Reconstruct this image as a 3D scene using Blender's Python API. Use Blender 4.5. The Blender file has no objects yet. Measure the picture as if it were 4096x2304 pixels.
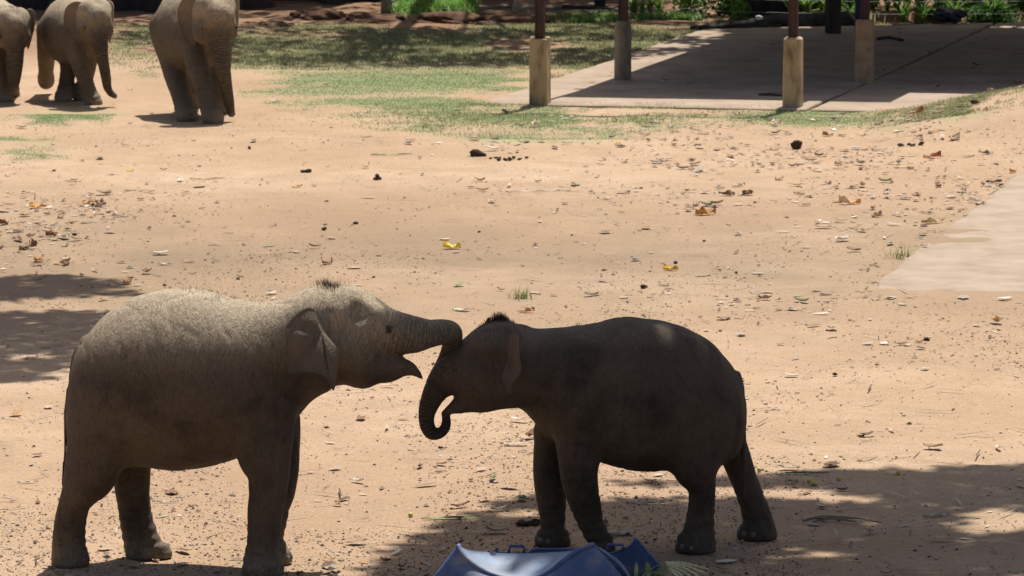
import bpy, bmesh, math, random
import numpy as np
from mathutils import Vector, Matrix
R = math.radians
rng = np.random.default_rng(7)
random.seed(7)
sc = bpy.context.scene
COL = sc.collection

# ------------------------------------------------------------------ camera, sky, sun, exposure
CAM_H, PITCH, LENS = 4.6, R(7.53), 160.7
FQ = LENS / 36 * 4096                                  # focal length in photo pixels
cam_d = bpy.data.cameras.new('camera'); cam = bpy.data.objects.new('camera', cam_d); COL.objects.link(cam)
cam.location = (0, 0, CAM_H); cam.rotation_euler = (R(90) - PITCH, 0, 0)
cam_d.lens = LENS; cam_d.sensor_width = 36; cam_d.clip_start = 1; cam_d.clip_end = 2000
cam_d.dof.use_dof = True; cam_d.dof.focus_distance = 24.2; cam_d.dof.aperture_fstop = 13.0
sc.camera = cam
SUN_EL, SUN_AZ = R(66), R(19)                          # azimuth from +Y (away from the camera) towards +X
SUN = Vector((math.cos(SUN_EL) * math.sin(SUN_AZ), math.cos(SUN_EL) * math.cos(SUN_AZ), math.sin(SUN_EL)))
w = bpy.data.worlds.new('World'); sc.world = w; w.use_nodes = True
nt = w.node_tree; bg = nt.nodes['Background']
sky = nt.nodes.new('ShaderNodeTexSky'); sky.sky_type = 'NISHITA'; sky.sun_disc = False
sky.air_density = .8; sky.dust_density = 3.0; sky.ozone_density = .6; sky.sun_elevation = SUN_EL; sky.sun_rotation = SUN_AZ
nt.links.new(sky.outputs[0], bg.inputs[0]); bg.inputs[1].default_value = 0.085
sl = bpy.data.lights.new('sun', 'SUN'); sl.energy = 5.0; sl.angle = R(0.53); sl.color = (1.0, 0.955, 0.88)
so = bpy.data.objects.new('sun', sl); COL.objects.link(so); so.rotation_euler = SUN.to_track_quat('Z', 'Y').to_euler()
so.location = (0, 30, 40)
sc.view_settings.view_transform = 'Standard'; sc.view_settings.look = 'None'
sc.view_settings.exposure = 0.37; sc.view_settings.gamma = 1
sc.cycles.use_denoising = True
sc.cycles.max_bounces = 6; sc.cycles.diffuse_bounces = 3; sc.cycles.transparent_max_bounces = 6

# ------------------------------------------------------------------ measuring: photo pixel -> place
CP, SP = math.cos(PITCH), math.sin(PITCH)
CAMP = Vector((0, 0, CAM_H))
def ray(qx, qy):
    a, b = (qx - 2048) / FQ, -(qy - 1152) / FQ
    return Vector((a, CP + b * SP, -SP + b * CP))
def gp(qx, qy, z=0.0):
    d = ray(qx, qy); t = (z - CAM_H) / d.z
    return CAMP + d * t
def gu(ux, uy, z=0.0):                                 # same, for the 2576-wide view of the photo
    return gp(ux * 1.59006, uy * 1.59006, z)

# ------------------------------------------------------------------ helpers
def put(o, parent=None, label=None, cat=None, group=None, kind=None):
    COL.objects.link(o)
    if parent: o.parent = parent
    if label: o['label'] = label
    if cat: o['category'] = cat
    if group: o['group'] = group
    if kind: o['kind'] = kind
    return o
def mesh_np(name, V, Fs, mat, parent=None, smooth=True, col=None, attrs=None, **kw):
    """V (n,3); Fs list of arrays (m,k) - ONE mesh object."""
    me = bpy.data.meshes.new(name)
    V = np.asarray(V, np.float32)
    if not isinstance(Fs, list): Fs = [Fs]
    Fs = [np.asarray(f, np.int32) for f in Fs if len(f)]
    me.vertices.add(len(V)); me.vertices.foreach_set('co', V.ravel())
    lv = np.concatenate([f.ravel() for f in Fs]); tot = np.concatenate([np.full(len(f), f.shape[1], np.int32) for f in Fs])
    st = np.concatenate([[0], np.cumsum(tot)[:-1]]).astype(np.int32)
    me.loops.add(len(lv)); me.loops.foreach_set('vertex_index', lv)
    me.polygons.add(len(tot)); me.polygons.foreach_set('loop_start', st)
    me.polygons.foreach_set('use_smooth', np.full(len(tot), smooth, bool))
    if col is not None:
        ca = me.color_attributes.new('Col', 'FLOAT_COLOR', 'POINT')
        c4 = np.ones((len(V), 4), np.float32); c4[:, :3] = col
        ca.data.foreach_set('color', c4.ravel())
    for k, v in (attrs or {}).items():
        at = me.attributes.new(k, 'FLOAT', 'POINT'); at.data.foreach_set('value', np.asarray(v, np.float32))
    me.update(calc_edges=True); me.validate()
    if mat: me.materials.append(mat)
    return put(bpy.data.objects.new(name, me), parent, **kw)
def empty(name, loc, rz=0, **kw):
    o = bpy.data.objects.new(name, None); o.location = loc; o.rotation_euler = (0, 0, rz); o.empty_display_size = .1
    return put(o, **kw)
class MB:
    """collects shapes for one mesh"""
    def __init__(s): s.V = []; s.F = []; s.n = 0
    def add(s, V, F):
        V = np.asarray(V, float); s.V.append(V)
        for f in F: s.F.append([i + s.n for i in f])
        s.n += len(V); return s
    def box(s, c, d, rz=0, taper=1.0, bev=0.0, tilt=None):
        x, y, z = d[0] / 2, d[1] / 2, d[2] / 2; b = min(bev, x * .9, y * .9)
        if b > 0:
            ring = [(-x + b, -y), (x - b, -y), (x, -y + b), (x, y - b), (x - b, y), (-x + b, y), (-x, y - b), (-x, -y + b)]
        else: ring = [(-x, -y), (x, -y), (x, y), (-x, y)]
        k = len(ring); V = [(a, e, -z) for a, e in ring] + [(a * taper, e * taper, z - b) for a, e in ring]
        F = [list(range(k))[::-1]] + [[i, (i + 1) % k, k + (i + 1) % k, k + i] for i in range(k)]
        if b > 0:
            V += [(a * taper * (1 - b / x), e * taper * (1 - b / y), z) for a, e in ring]
            F += [[k + i, k + (i + 1) % k, 2 * k + (i + 1) % k, 2 * k + i] for i in range(k)]
            F += [[2 * k + i for i in range(k)]]
        else: F += [[k + i for i in range(k)]]
        V = np.array(V)
        if tilt is not None: V = V @ np.array(tilt.to_3x3()).T
        cz, sz = math.cos(rz), math.sin(rz)
        V = V @ np.array([[cz, sz, 0], [-sz, cz, 0], [0, 0, 1]]) + np.array(c)
        return s.add(V, F)
    def tube(s, P, rad, seg=8, jit=0.0, cap=True, flat=None):
        P = np.array(P, float); n = len(P); rad = np.broadcast_to(rad, (n,)) if np.ndim(rad) == 0 else np.array(rad, float)
        T = np.gradient(P, axis=0); T /= np.linalg.norm(T, axis=1)[:, None] + 1e-9
        up = np.array([0, 0, 1.]) if abs(T[0][2]) < .9 else np.array([1., 0, 0])
        V = []
        for i in range(n):
            a = np.cross(T[i], up); a /= np.linalg.norm(a) + 1e-9; b = np.cross(a, T[i]); up = b
            for k in range(seg):
                t = 2 * math.pi * k / seg; r = rad[i] * (1 + (random.uniform(-jit, jit) if jit else 0))
                V.append(P[i] + a * math.cos(t) * r + b * math.sin(t) * r * (flat or 1))
        F = [[i * seg + k, i * seg + (k + 1) % seg, (i + 1) * seg + (k + 1) % seg, (i + 1) * seg + k] for i in range(n - 1) for k in range(seg)]
        if cap: F += [list(range(seg))[::-1], [(n - 1) * seg + k for k in range(seg)]]
        return s.add(V, F)
    def build(s, name, mat, parent=None, smooth=True, **kw):
        me = bpy.data.meshes.new(name); me.from_pydata([tuple(v) for v in np.concatenate(s.V)], [], s.F)
        if smooth:
            for p in me.polygons: p.use_smooth = True
        me.update(); me.materials.append(mat)
        return put(bpy.data.objects.new(name, me), parent, **kw)
def spline(P, n):
    """Catmull-Rom through rows of P, n samples per span"""
    P = np.array(P, float); Q = np.vstack([2 * P[0] - P[1], P, 2 * P[-1] - P[-2]]); out = []
    for i in range(1, len(Q) - 2):
        for t in np.linspace(0, 1, n, endpoint=False):
            a, b, c, d = Q[i - 1], Q[i], Q[i + 1], Q[i + 2]
            out.append(.5 * (2 * b + (c - a) * t + (2 * a - 5 * b + 4 * c - d) * t * t + (3 * b - a - 3 * c + d) * t ** 3))
    out.append(P[-1]); return np.array(out)
_perm = np.random.default_rng(3).random((256, 256))
def vnoise(x, y, s=1.0, seed=0):
    x = np.asarray(x, float) * s + seed * 17.3; y = np.asarray(y, float) * s + seed * 9.1
    xi, yi = np.floor(x).astype(int), np.floor(y).astype(int); fx, fy = x - xi, y - yi
    fx = fx * fx * (3 - 2 * fx); fy = fy * fy * (3 - 2 * fy); g = lambda a, b: _perm[a & 255, b & 255]
    return (g(xi, yi) * (1 - fx) + g(xi + 1, yi) * fx) * (1 - fy) + (g(xi, yi + 1) * (1 - fx) + g(xi + 1, yi + 1) * fx) * fy
def fbm(x, y, s=1.0, seed=0, o=3):
    return sum(vnoise(x, y, s * 2 ** i, seed + i) * .5 ** i for i in range(o)) / sum(.5 ** i for i in range(o))
def sstep(a, b, x):
    t = np.clip((np.asarray(x, float) - a) / (b - a), 0, 1); return t * t * (3 - 2 * t)
def inside(poly, x, y):
    poly = np.array(poly); r = np.zeros(np.shape(x), bool); j = len(poly) - 1
    for i in range(len(poly)):
        xi, yi = poly[i]; xj, yj = poly[j]
        r ^= ((yi > y) != (yj > y)) & (x < (xj - xi) * (y - yi) / (yj - yi + 1e-12) + xi); j = i
    return r
_fp = np.random.default_rng(5); FOOT = np.column_stack([_fp.uniform(-5, 4, 150), 1 / _fp.uniform(1 / 48, 1 / 26.3, 150), _fp.uniform(.09, .13, 150), _fp.uniform(.008, .022, 150)])
def gz(x, y):
    """height of the ground"""
    x = np.asarray(x, float); y = np.asarray(y, float)
    z = (fbm(x, y, .35, 5) - .5) * .05 * sstep(26, 34, y) + (fbm(x, y, 1.3, 9) - .5) * .022
    for fx_, fy_, fr_, fd_ in FOOT:                                                            # old footprints
        q = ((x - fx_) ** 2 + (y - fy_) ** 2) / fr_ ** 2; z = z + np.where(q < 9, fd_ * (-np.exp(-q) + .55 * np.exp(-(np.sqrt(q) - 1.5) ** 2 * 4)), 0)
    z = z + (fbm(x, y, 3.2, 33) - .5) * .022 * sstep(25.5, 28, y)
    z = z + .007 * np.exp(-((x - 2.72 - (y - 34.6) * .247) / .22) ** 2) * sstep(33.5, 34.5, y) * (1 - sstep(43, 45, y)) * (.2 + 1.2 * vnoise(x, y, 1.5, 44)) + .014 * np.exp(-((y - 34.45) / .25) ** 2) * sstep(2.3, 2.9, x) * sstep(.35, .75, vnoise(x, y, 1.3, 45))   # soil drifted onto the slab's edges
    z = z + np.clip(.19 * (x - 3.7), 0, .75) * sstep(43.2, 48.2, y) * (1 - sstep(48.6, 50.2, y))
    z = z + .035 * sstep(41, 45.5, y) * (1 - sstep(47.2, 49.4, y)) * sstep(-4.5, -2, x)       # turf stands a little proud
    z = z + (fbm(x, y, .8, 21) - .5) * .10 * sstep(55, 60, y)
    z = z + .12 * sstep(62.4, 63.4, y) * sstep(3.0, 5.0, x)                                    # bank below the maize
    pad = (y > 50.6 - (x + .3) * .21) & (x > -.35 + (y - 50.3) * .262) & (y < 63)
    return np.where(pad, np.minimum(z, 0.0) - .035, z)

# ------------------------------------------------------------------ materials
def nodes(name):
    m = bpy.data.materials.new(name); m.use_nodes = True; n = m.node_tree
    return m, n, n.nodes['Principled BSDF'], n.links.new
def add(n, kind, **inp):
    x = n.nodes.new('ShaderNode' + kind)
    for k, v in inp.items():
        if k in x.inputs: x.inputs[k].default_value = v
        else: setattr(x, k, v)
    return x
def tex(n, kind, vec=None, **inp):
    x = add(n, kind, **inp)
    if vec is not None: n.links.new(vec, x.inputs['Vector'])
    return x
def ramp(n, src, stops):
    r = n.nodes.new('ShaderNodeValToRGB'); n.links.new(src, r.inputs[0]); e = r.color_ramp.elements
    while len(e) < len(stops): e.new(.5)
    for a, (p, c) in zip(e, stops):
        a.position = p; a.color = tuple(c) + (1,) if len(c) == 3 else c
    return r.outputs[0]
def mix(n, f, a, b, mode='MIX'):
    x = n.nodes.new('ShaderNodeMix'); x.data_type = 'RGBA'; x.blend_type = mode
    for s, v in ((0, f), (6, a), (7, b)):
        if isinstance(v, (int, float)): x.inputs[s].default_value = v
        elif isinstance(v, tuple): x.inputs[s].default_value = v + (1,) if len(v) == 3 else v
        else: n.links.new(v, x.inputs[s])
    return x.outputs[2]
def math_(n, op, a, b=0.0, clamp=False):
    x = n.nodes.new('ShaderNodeMath'); x.operation = op; x.use_clamp = clamp
    for s, v in ((0, a), (1, b)):
        if isinstance(v, (int, float)): x.inputs[s].default_value = v
        else: n.links.new(v, x.inputs[s])
    return x.outputs[0]
def bump(n, h, strength, dist, normal=None):
    b = add(n, 'Bump', Strength=strength, Distance=dist); n.links.new(h, b.inputs['Height'])
    if normal is not None: n.links.new(normal, b.inputs['Normal'])
    return b.outputs[0]
def simple(name, c1, c2, scale=6, rough=.85, bs=.3, bd=.01, c3=None, spec=.3, stretch=None, detail=6):
    m, n, p, L = nodes(name); co = n.nodes.new('ShaderNodeTexCoord').outputs['Object']
    if stretch:
        mp = add(n, 'Mapping'); mp.inputs['Scale'].default_value = stretch; L(co, mp.inputs[0]); co = mp.outputs[0]
    a = tex(n, 'TexNoise', co, Scale=scale, Detail=detail, Roughness=.65).outputs[0]
    st = [(.35, c1), (.65, c2)] if c3 is None else [(.3, c1), (.5, c2), (.7, c3)]
    L(ramp(n, a, st), p.inputs['Base Color']); p.inputs['Roughness'].default_value = rough
    p.inputs['Specular IOR Level'].default_value = spec
    b = tex(n, 'TexNoise', co, Scale=scale * 5, Detail=6, Roughness=.7).outputs[0]
    L(bump(n, b, bs, bd), p.inputs['Normal']); return m
def colmat(name, rough=.7, trans=0.0, spec=.3, gain=1.0):
    """colour of each blade, leaf or stone comes with its own vertices"""
    m, n, p, L = nodes(name); a = add(n, 'Attribute', attribute_name='Col')
    L(a.outputs['Color'], p.inputs['Base Color']); p.inputs['Roughness'].default_value = rough
    p.inputs['Specular IOR Level'].default_value = spec
    if trans:
        t = n.nodes.new('ShaderNodeBsdfTranslucent'); L(a.outputs['Color'], t.inputs[0])
        mx = n.nodes.new('ShaderNodeMixShader'); mx.inputs[0].default_value = trans
        L(p.outputs[0], mx.inputs[1]); L(t.outputs[0], mx.inputs[2]); L(mx.outputs[0], n.nodes['Material Output'].inputs[0])
    return m
def soil_mat():
    m, n, p, L = nodes('dry soil'); co = n.nodes.new('ShaderNodeTexCoord').outputs['Object']
    big = tex(n, 'TexNoise', co, Scale=.22, Detail=5, Roughness=.6).outputs[0]
    mid = tex(n, 'TexNoise', co, Scale=1.7, Detail=6, Roughness=.65, Distortion=.4).outputs[0]
    fine = tex(n, 'TexNoise', co, Scale=26, Detail=5, Roughness=.75).outputs[0]
    grit = tex(n, 'TexNoise', co, Scale=140, Detail=3, Roughness=.8).outputs[0]
    c = ramp(n, big, [(.32, (.345, .226, .141)), (.5, (.418, .286, .186)), (.68, (.468, .340, .232))])
    c = mix(n, ramp(n, mid, [(.42, (0, 0, 0)), (.66, (.8, .8, .8))]), c, (.345, .24, .15))
    c = mix(n, ramp(n, fine, [(.30, (.55, .55, .55)), (.44, (0, 0, 0))]), c, (.24, .165, .105))
    c = mix(n, ramp(n, fine, [(.58, (0, 0, 0)), (.72, (.45, .45, .45))]), c, (.57, .46, .33))
    vo = tex(n, 'TexVoronoi', co, Scale=38, Randomness=1.0)
    c = mix(n, ramp(n, vo.outputs['Distance'], [(.13, (.8, .8, .8)), (.25, (0, 0, 0))]), c, ramp(n, vo.outputs['Color'], [(.30, (.11, .085, .06)), (.5, (.36, .27, .18)), (.8, (.62, .53, .42))]))
    c = mix(n, ramp(n, grit, [(.34, (.6, .6, .6)), (.45, (0, 0, 0))]), c, (.15, .10, .065))
    sep0 = add(n, 'SeparateXYZ'); L(co, sep0.inputs[0])
    band = math_(n, 'SUBTRACT', 1.0, math_(n, 'ABSOLUTE', math_(n, 'MULTIPLY', math_(n, 'SUBTRACT', sep0.outputs[1], 36.5), .155)), True)   # trampled, damper strip
    patch = ramp(n, tex(n, 'TexNoise', co, Scale=.55, Detail=6, Roughness=.6, Distortion=.6).outputs[0], [(.36, (.5, .5, .5)), (.6, (1, 1, 1))])
    c = mix(n, math_(n, 'MULTIPLY', math_(n, 'MULTIPLY', band, patch), .95), c, mix(n, .9, c, (.225, .163, .106)))
    # red earth further back, towards the fence
    sep = add(n, 'SeparateXYZ'); L(co, sep.inputs[0])
    red = math_(n, 'MULTIPLY', math_(n, 'SUBTRACT', sep.outputs[1], 54.0), .16, True)
    c = mix(n, math_(n, 'MULTIPLY', red, .75), c, ramp(n, mid, [(.4, (.13, .062, .036)), (.62, (.24, .13, .075))]))
    tf = add(n, 'Attribute', attribute_name='turf').outputs['Fac']
    c = mix(n, math_(n, 'MULTIPLY', tf, .62), c, ramp(n, fine, [(.35, (.16, .215, .095)), (.65, (.29, .355, .175))]))
    L(c, p.inputs['Base Color']); p.inputs['Roughness'].default_value = .95; p.inputs['Specular IOR Level'].default_value = .15
    nb = bump(n, fine, .55, .02); nb = bump(n, vo.outputs['Distance'], .35, .008, nb); nb = bump(n, grit, .4, .005, nb)
    L(nb, p.inputs['Normal']); return m
def skin_mat(name, base, dust, deep):
    m, n, p, L = nodes(name); co = n.nodes.new('ShaderNodeTexCoord').outputs['Object']
    def warped(scale, amt, rot, sc_):
        nz = tex(n, 'TexNoise', co, Scale=scale, Detail=3, Roughness=.6)
        wv = add(n, 'VectorMath', operation='MULTIPLY_ADD'); L(nz.outputs['Color'], wv.inputs[0]); wv.inputs[1].default_value = (amt,) * 3; L(co, wv.inputs[2])
        mp = add(n, 'Mapping'); mp.inputs['Scale'].default_value = sc_; mp.inputs['Rotation'].default_value = rot; L(wv.outputs[0], mp.inputs[0]); return mp.outputs[0]
    va = warped(2.4, .28, (R(10), R(-24), 0), (1.0, .5, .24)); vb = warped(4, .18, (0, R(35), 0), (1.0, .6, .5))
    w1 = tex(n, 'TexVoronoi', va, feature='DISTANCE_TO_EDGE', Scale=125).outputs[0]
    w2 = tex(n, 'TexNoise', vb, Scale=95, Detail=4, Roughness=.7, Distortion=.8).outputs[0]
    w3 = tex(n, 'TexNoise', va, Scale=66, Detail=1.5, Roughness=.5, Distortion=.6).outputs[0]
    f1 = tex(n, 'TexNoise', co, Scale=210, Detail=3).outputs[0]
    h1 = ramp(n, w1, [(0.0, (0, 0, 0)), (.2, (1, 1, 1))])
    big = tex(n, 'TexNoise', co, Scale=3.2, Detail=6, Roughness=.65).outputs[0]
    c = ramp(n, big, [(.32, deep), (.5, base), (.72, tuple(1.3 * x for x in base))])
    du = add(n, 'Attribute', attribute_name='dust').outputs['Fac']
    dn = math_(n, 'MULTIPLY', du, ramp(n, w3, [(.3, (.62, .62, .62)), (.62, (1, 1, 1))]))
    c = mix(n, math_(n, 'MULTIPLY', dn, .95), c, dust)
    c = mix(n, ramp(n, w1, [(0, (.35, .35, .35)), (.10, (0, 0, 0))]), c, deep)
    c = mix(n, math_(n, 'MULTIPLY', f1, .06), c, deep)
    def crease(vec, sc_, wd, amt):
        q = tex(n, 'TexNoise', vec, Scale=sc_, Detail=2, Roughness=.5, Distortion=.35).outputs[0]
        return ramp(n, math_(n, 'ABSOLUTE', math_(n, 'SUBTRACT', q, .5)), [(0, (amt,) * 3), (wd, (0, 0, 0))])
    vc = warped(2.2, .30, (R(20), R(-30), 0), (1.0, .5, .22)); vd = warped(2.6, .30, (R(-15), R(40), 0), (1.0, .5, .25)); ve = warped(3, .2, (0, 0, 0), (.25, .25, 1.0))
    k1 = crease(vc, 52, .030, .55); k2 = crease(vd, 47, .026, .5); k3_ = crease(ve, 34, .03, .6)
    lowz = add(n, 'SeparateXYZ'); L(co, lowz.inputs[0]); lg_ = math_(n, 'SUBTRACT', 1.0, math_(n, 'MULTIPLY', lowz.outputs[2], 2.4), True)
    c = mix(n, k1, c, (.50, .47, .44), 'MULTIPLY'); c = mix(n, k2, c, (.55, .52, .5), 'MULTIPLY'); c = mix(n, math_(n, 'MULTIPLY', k3_, lg_), c, (.45, .42, .4), 'MULTIPLY')
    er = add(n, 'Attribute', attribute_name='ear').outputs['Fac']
    c = mix(n, math_(n, 'MULTIPLY', er, .6), c, (.150, .108, .076))  # ear skin is paler; the light on its upward face is painted in too
    ring = add(n, 'Attribute', attribute_name='ring').outputs['Fac']; rw = add(n, 'Attribute', attribute_name='ringw').outputs['Fac']
    rn = math_(n, 'ADD', math_(n, 'MULTIPLY', ring, 330.0), math_(n, 'MULTIPLY', big, 9.0))
    rs = math_(n, 'MULTIPLY', math_(n, 'SINE', rn), rw)
    c = mix(n, math_(n, 'MULTIPLY', math_(n, 'SUBTRACT', 0.0, rs), .45, True), c, (.5, .47, .45), 'MULTIPLY')
    L(c, p.inputs['Base Color']); p.inputs['Roughness'].default_value = .8; p.inputs['Specular IOR Level'].default_value = .3
    inv = lambda q: math_(n, 'SUBTRACT', 1.0, q)
    nb = bump(n, w3, .5, .010); nb = bump(n, h1, .18, .003, nb); nb = bump(n, inv(k1), .5, .004, nb); nb = bump(n, inv(k2), .45, .0035, nb); nb = bump(n, inv(math_(n, 'MULTIPLY', k3_, lg_)), .6, .005, nb); nb = bump(n, f1, .08, .001, nb); nb = bump(n, rs, .9, .008, nb)
    L(nb, p.inputs['Normal']); return m
MAT = dict(
    soil=soil_mat(),
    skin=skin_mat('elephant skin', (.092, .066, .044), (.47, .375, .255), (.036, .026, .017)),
    eye=simple('eye', (.012, .008, .006), (.02, .012, .008), 30, .12, 0, .001, spec=.6),
    nail=simple('toenail', (.14, .115, .09), (.20, .17, .13), 30, .6, .2, .002),
    hair=simple('hair', (.022, .016, .012), (.045, .03, .02), 20, .6, 0, .001),
    tan_hair=simple('tan hair', (.10, .07, .045), (.17, .12, .08), 20, .6, 0, .001),
    concrete=simple('concrete', (.25, .186, .132), (.315, .243, .178), 2.6, .92, .3, .006, c3=(.365, .29, .22), detail=9),
    pad=simple('pad concrete', (.24, .175, .125), (.33, .25, .183), 1.6, .92, .3, .006, c3=(.39, .31, .235), detail=9),
    plinth=simple('stained plinth', (.15, .105, .06), (.42, .31, .185), 7, .9, .4, .008, c3=(.50, .38, .24), stretch=(1, 1, .35)),
    oldplinth=simple('mossy plinth', (.10, .085, .06), (.22, .185, .135), 7, .9, .4, .008, c3=(.27, .23, .17), stretch=(1, 1, .35)),
    redplinth=simple('reddish plinth', (.26, .165, .095), (.38, .255, .15), 8, .9, .4, .008, c3=(.44, .315, .20)),
    steel=simple('brown painted steel', (.052, .026, .02), (.085, .042, .03), 12, .55, .2, .003),
    darkwood=simple('dark wood', (.03, .023, .019), (.065, .05, .042), 9, .9, .7, .02, stretch=(1, 1, .2)),
    charred=simple('charred bark', (.012, .011, .011), (.04, .036, .034), 11, .9, .9, .02, c3=(.075, .068, .062), stretch=(.35, 1, 1)),
    bark=simple('bark', (.05, .04, .03), (.11, .09, .068), 7, .95, .8, .03, stretch=(1, 1, .3)),
    greybark=simple('grey weathered wood', (.13, .11, .085), (.26, .22, .17), 8, .9, .6, .01),
    pipe=simple('blue pipe', (.035, .05, .085), (.055, .075, .12), 8, .45, .1, .002),
    blackpl=simple('black plastic', (.012, .014, .02), (.03, .034, .045), 8, .5, .1, .002),
    wire=simple('wire', (.18, .18, .17), (.26, .26, .25), 20, .5, 0, .001),
    white=simple('insulator', (.6, .6, .58), (.75, .75, .73), 20, .4, 0, .001),
    redsoil=simple('red soil', (.045, .022, .013), (.105, .052, .030), 5, .95, .9, .03, c3=(.16, .085, .052)),
    stone=simple('pale stone', (.30, .23, .17), (.44, .36, .28), 9, .9, .5, .01),
    dung=simple('dung', (.045, .032, .022), (.115, .08, .052), 40, .95, .9, .012),
    drum=simple('blue drum plastic', (.045, .085, .20), (.085, .13, .26), 4, .5, .2, .004, c3=(.34, .30, .27), spec=.4, detail=9),
    drumin_skylit=simple('blue drum skylit inside', (.15, .22, .35), (.26, .32, .42), 4, .36, .15, .004, c3=(.38, .35, .32), spec=.5, detail=9),  # inside plastic paled, the sky's reflection put into its colour
    rust=simple('roof sheet', (.16, .13, .11), (.28, .25, .22), 3, .7, .2, .003),
    blade=colmat('grass', .75, .25), leaf=colmat('leaves', .5, .35), litter=colmat('litter', .85, .12), grit=colmat('gravel', .92),
)

# ------------------------------------------------------------------ the setting
def axis(lo, hi, step, far_lo, far_hi):
    a = list(np.arange(lo, hi + 1e-6, step)); s = step; v = lo
    L = []
    while v > far_lo: s *= 1.35; v -= s; L.append(max(v, far_lo))
    s = step; v = a[-1]; Rr = []
    while v < far_hi: s *= 1.35; v += s; Rr.append(min(v, far_hi))
    return np.array(L[::-1] + a + Rr)
gx = axis(-7.6, 8.2, .055, -500, 500); gy = axis(20.5, 66, .075, -200, 900)
U = lambda *pts: [tuple(gu(*p).xy) for p in pts]
Gr = ((.15, .245, .10), (.30, .42, .19))
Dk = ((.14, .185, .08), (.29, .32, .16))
ZDEF = [  # turf: outline on the photo, blades, threshold, noise scale, seed, height, width, colours, share of dry blades
    ([(640, 285), (720, 262), (1000, 246), (1300, 258), (1700, 268), (2250, 266), (2200, 300), (1900, 330), (1600, 352), (1250, 360), (1000, 320)], 62000, .42, .9, 3, .020, .0032, *Gr, .18),
    ([(850, 300), (1500, 262), (2100, 270), (1500, 350), (1150, 352)], 9000, .45, 1.1, 5, .045, .0035, (.14, .19, .07), (.30, .34, .15), .3),
    ([(1150, 262), (1500, 262), (2200, 262), (2200, 272), (1500, 274), (1150, 272)], 9000, .3, 1.1, 6, .055, .0035, (.14, .19, .07), (.28, .33, .14), .15),
    ([(610, 215), (700, 172), (1200, 160), (1330, 190), (1300, 235), (1100, 252), (900, 240)], 40000, .47, .8, 8, .022, .0035, *Gr, .15),
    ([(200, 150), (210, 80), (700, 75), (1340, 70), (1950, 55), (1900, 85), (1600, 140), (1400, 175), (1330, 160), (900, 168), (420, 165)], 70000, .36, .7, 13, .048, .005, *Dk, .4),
    ([(1380, 225), (1400, 170), (1640, 120), (1700, 128), (1580, 165)], 9000, .36, .9, 15, .045, .004, *Dk, .35),
    ([(-60, 300), (120, 288), (280, 305), (160, 330), (170, 352), (-60, 356)], 13000, .50, 1.1, 18, .018, .0035, *Gr, .1),
    ([(-60, 372), (60, 370), (180, 392), (230, 404), (-60, 402)], 5500, .44, 1.2, 19, .018, .0035, *Gr, .1),
    ([(2080, 322), (2200, 302), (2640, 290), (2640, 326), (2350, 338)], 16000, .42, 1.2, 23, .035, .0035, (.15, .19, .08), (.29, .33, .15), .35),
    ([(280, 200), (420, 150), (420, 175), (300, 225)], 3000, .5, 1.2, 27, .03, .004, *Gr, .2),
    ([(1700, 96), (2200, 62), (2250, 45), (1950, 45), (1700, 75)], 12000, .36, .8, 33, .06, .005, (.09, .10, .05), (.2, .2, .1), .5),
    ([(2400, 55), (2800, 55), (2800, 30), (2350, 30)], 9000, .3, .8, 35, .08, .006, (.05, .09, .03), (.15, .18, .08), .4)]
def zmask(poly, x, y, thr, scale, seed):
    edge = fbm(x, y * .5, scale, seed, 4)
    wx, wy = x + (vnoise(x, y, 1.7, 3) - .5) * .9, y + (vnoise(x, y, .9, 7) - .5) * 2.8; acc = 0
    for k in range(9): acc = acc + inside(poly, wx + .34 * math.cos(k * 2.4) * (k / 8) ** .5, wy + 1.3 * math.sin(k * 2.4) * (k / 8) ** .5)
    return (acc / 9) ** 1.5 * sstep(thr - .08, thr + .20, edge + (vnoise(x, y, 7, 5) - .5) * .18)
def turf(x, y):
    t = np.zeros(np.shape(x))
    for zd in ZDEF: t = np.maximum(t, zmask(np.array(U(*zd[0])), x, y, zd[2], zd[3], zd[4]))
    return t
X, Y = np.meshgrid(gx, gy); Z = gz(X, Y)
nx, ny = len(gx), len(gy)
idx = np.arange(nx * ny).reshape(ny, nx)
Fq = np.stack([idx[:-1, :-1], idx[:-1, 1:], idx[1:, 1:], idx[1:, :-1]], -1).reshape(-1, 4)
mesh_np('ground', np.stack([X, Y, Z], -1).reshape(-1, 3), Fq, MAT['soil'], kind='structure', attrs=dict(turf=turf(X, Y).ravel()))

def ragged(poly, amp, step=.22):
    out = []
    for a, b in zip(poly, poly[1:] + poly[:1]):
        a, b = np.array(a, float), np.array(b, float); n = max(1, int(np.linalg.norm(b - a) / step)); d = (b - a) / (np.linalg.norm(b - a) + 1e-9)
        for i in range(n):
            p = a + (b - a) * i / n; out.append(p + np.array([-d[1], d[0]]) * (fbm(p[0], p[1], 1.6, 77) - .5 + (vnoise(p[0], p[1], 5, 78) - .5) * .4) * amp)
    return out
def slab(name, poly, z0, z1, mat, parent=None, amp=.10, **kw):
    """polygonal slab with a small worn arris"""
    poly = np.array(ragged(list(poly), amp), float); n = len(poly); c = poly.mean(0); ins = poly + (c - poly) / np.linalg.norm(c - poly, axis=1)[:, None] * .03
    V = [(x, y, z0) for x, y in poly] + [(x, y, z1 - .012) for x, y in poly] + [(x, y, z1) for x, y in ins]
    F = [[i, (i + 1) % n, n + (i + 1) % n, n + i] for i in range(n)] + [[n + i, n + (i + 1) % n, 2 * n + (i + 1) % n, 2 * n + i] for i in range(n)] + [[2 * n + i for i in range(n)]]
    return MB().add(V, F).build(name, mat, parent, smooth=False, **kw)
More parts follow.
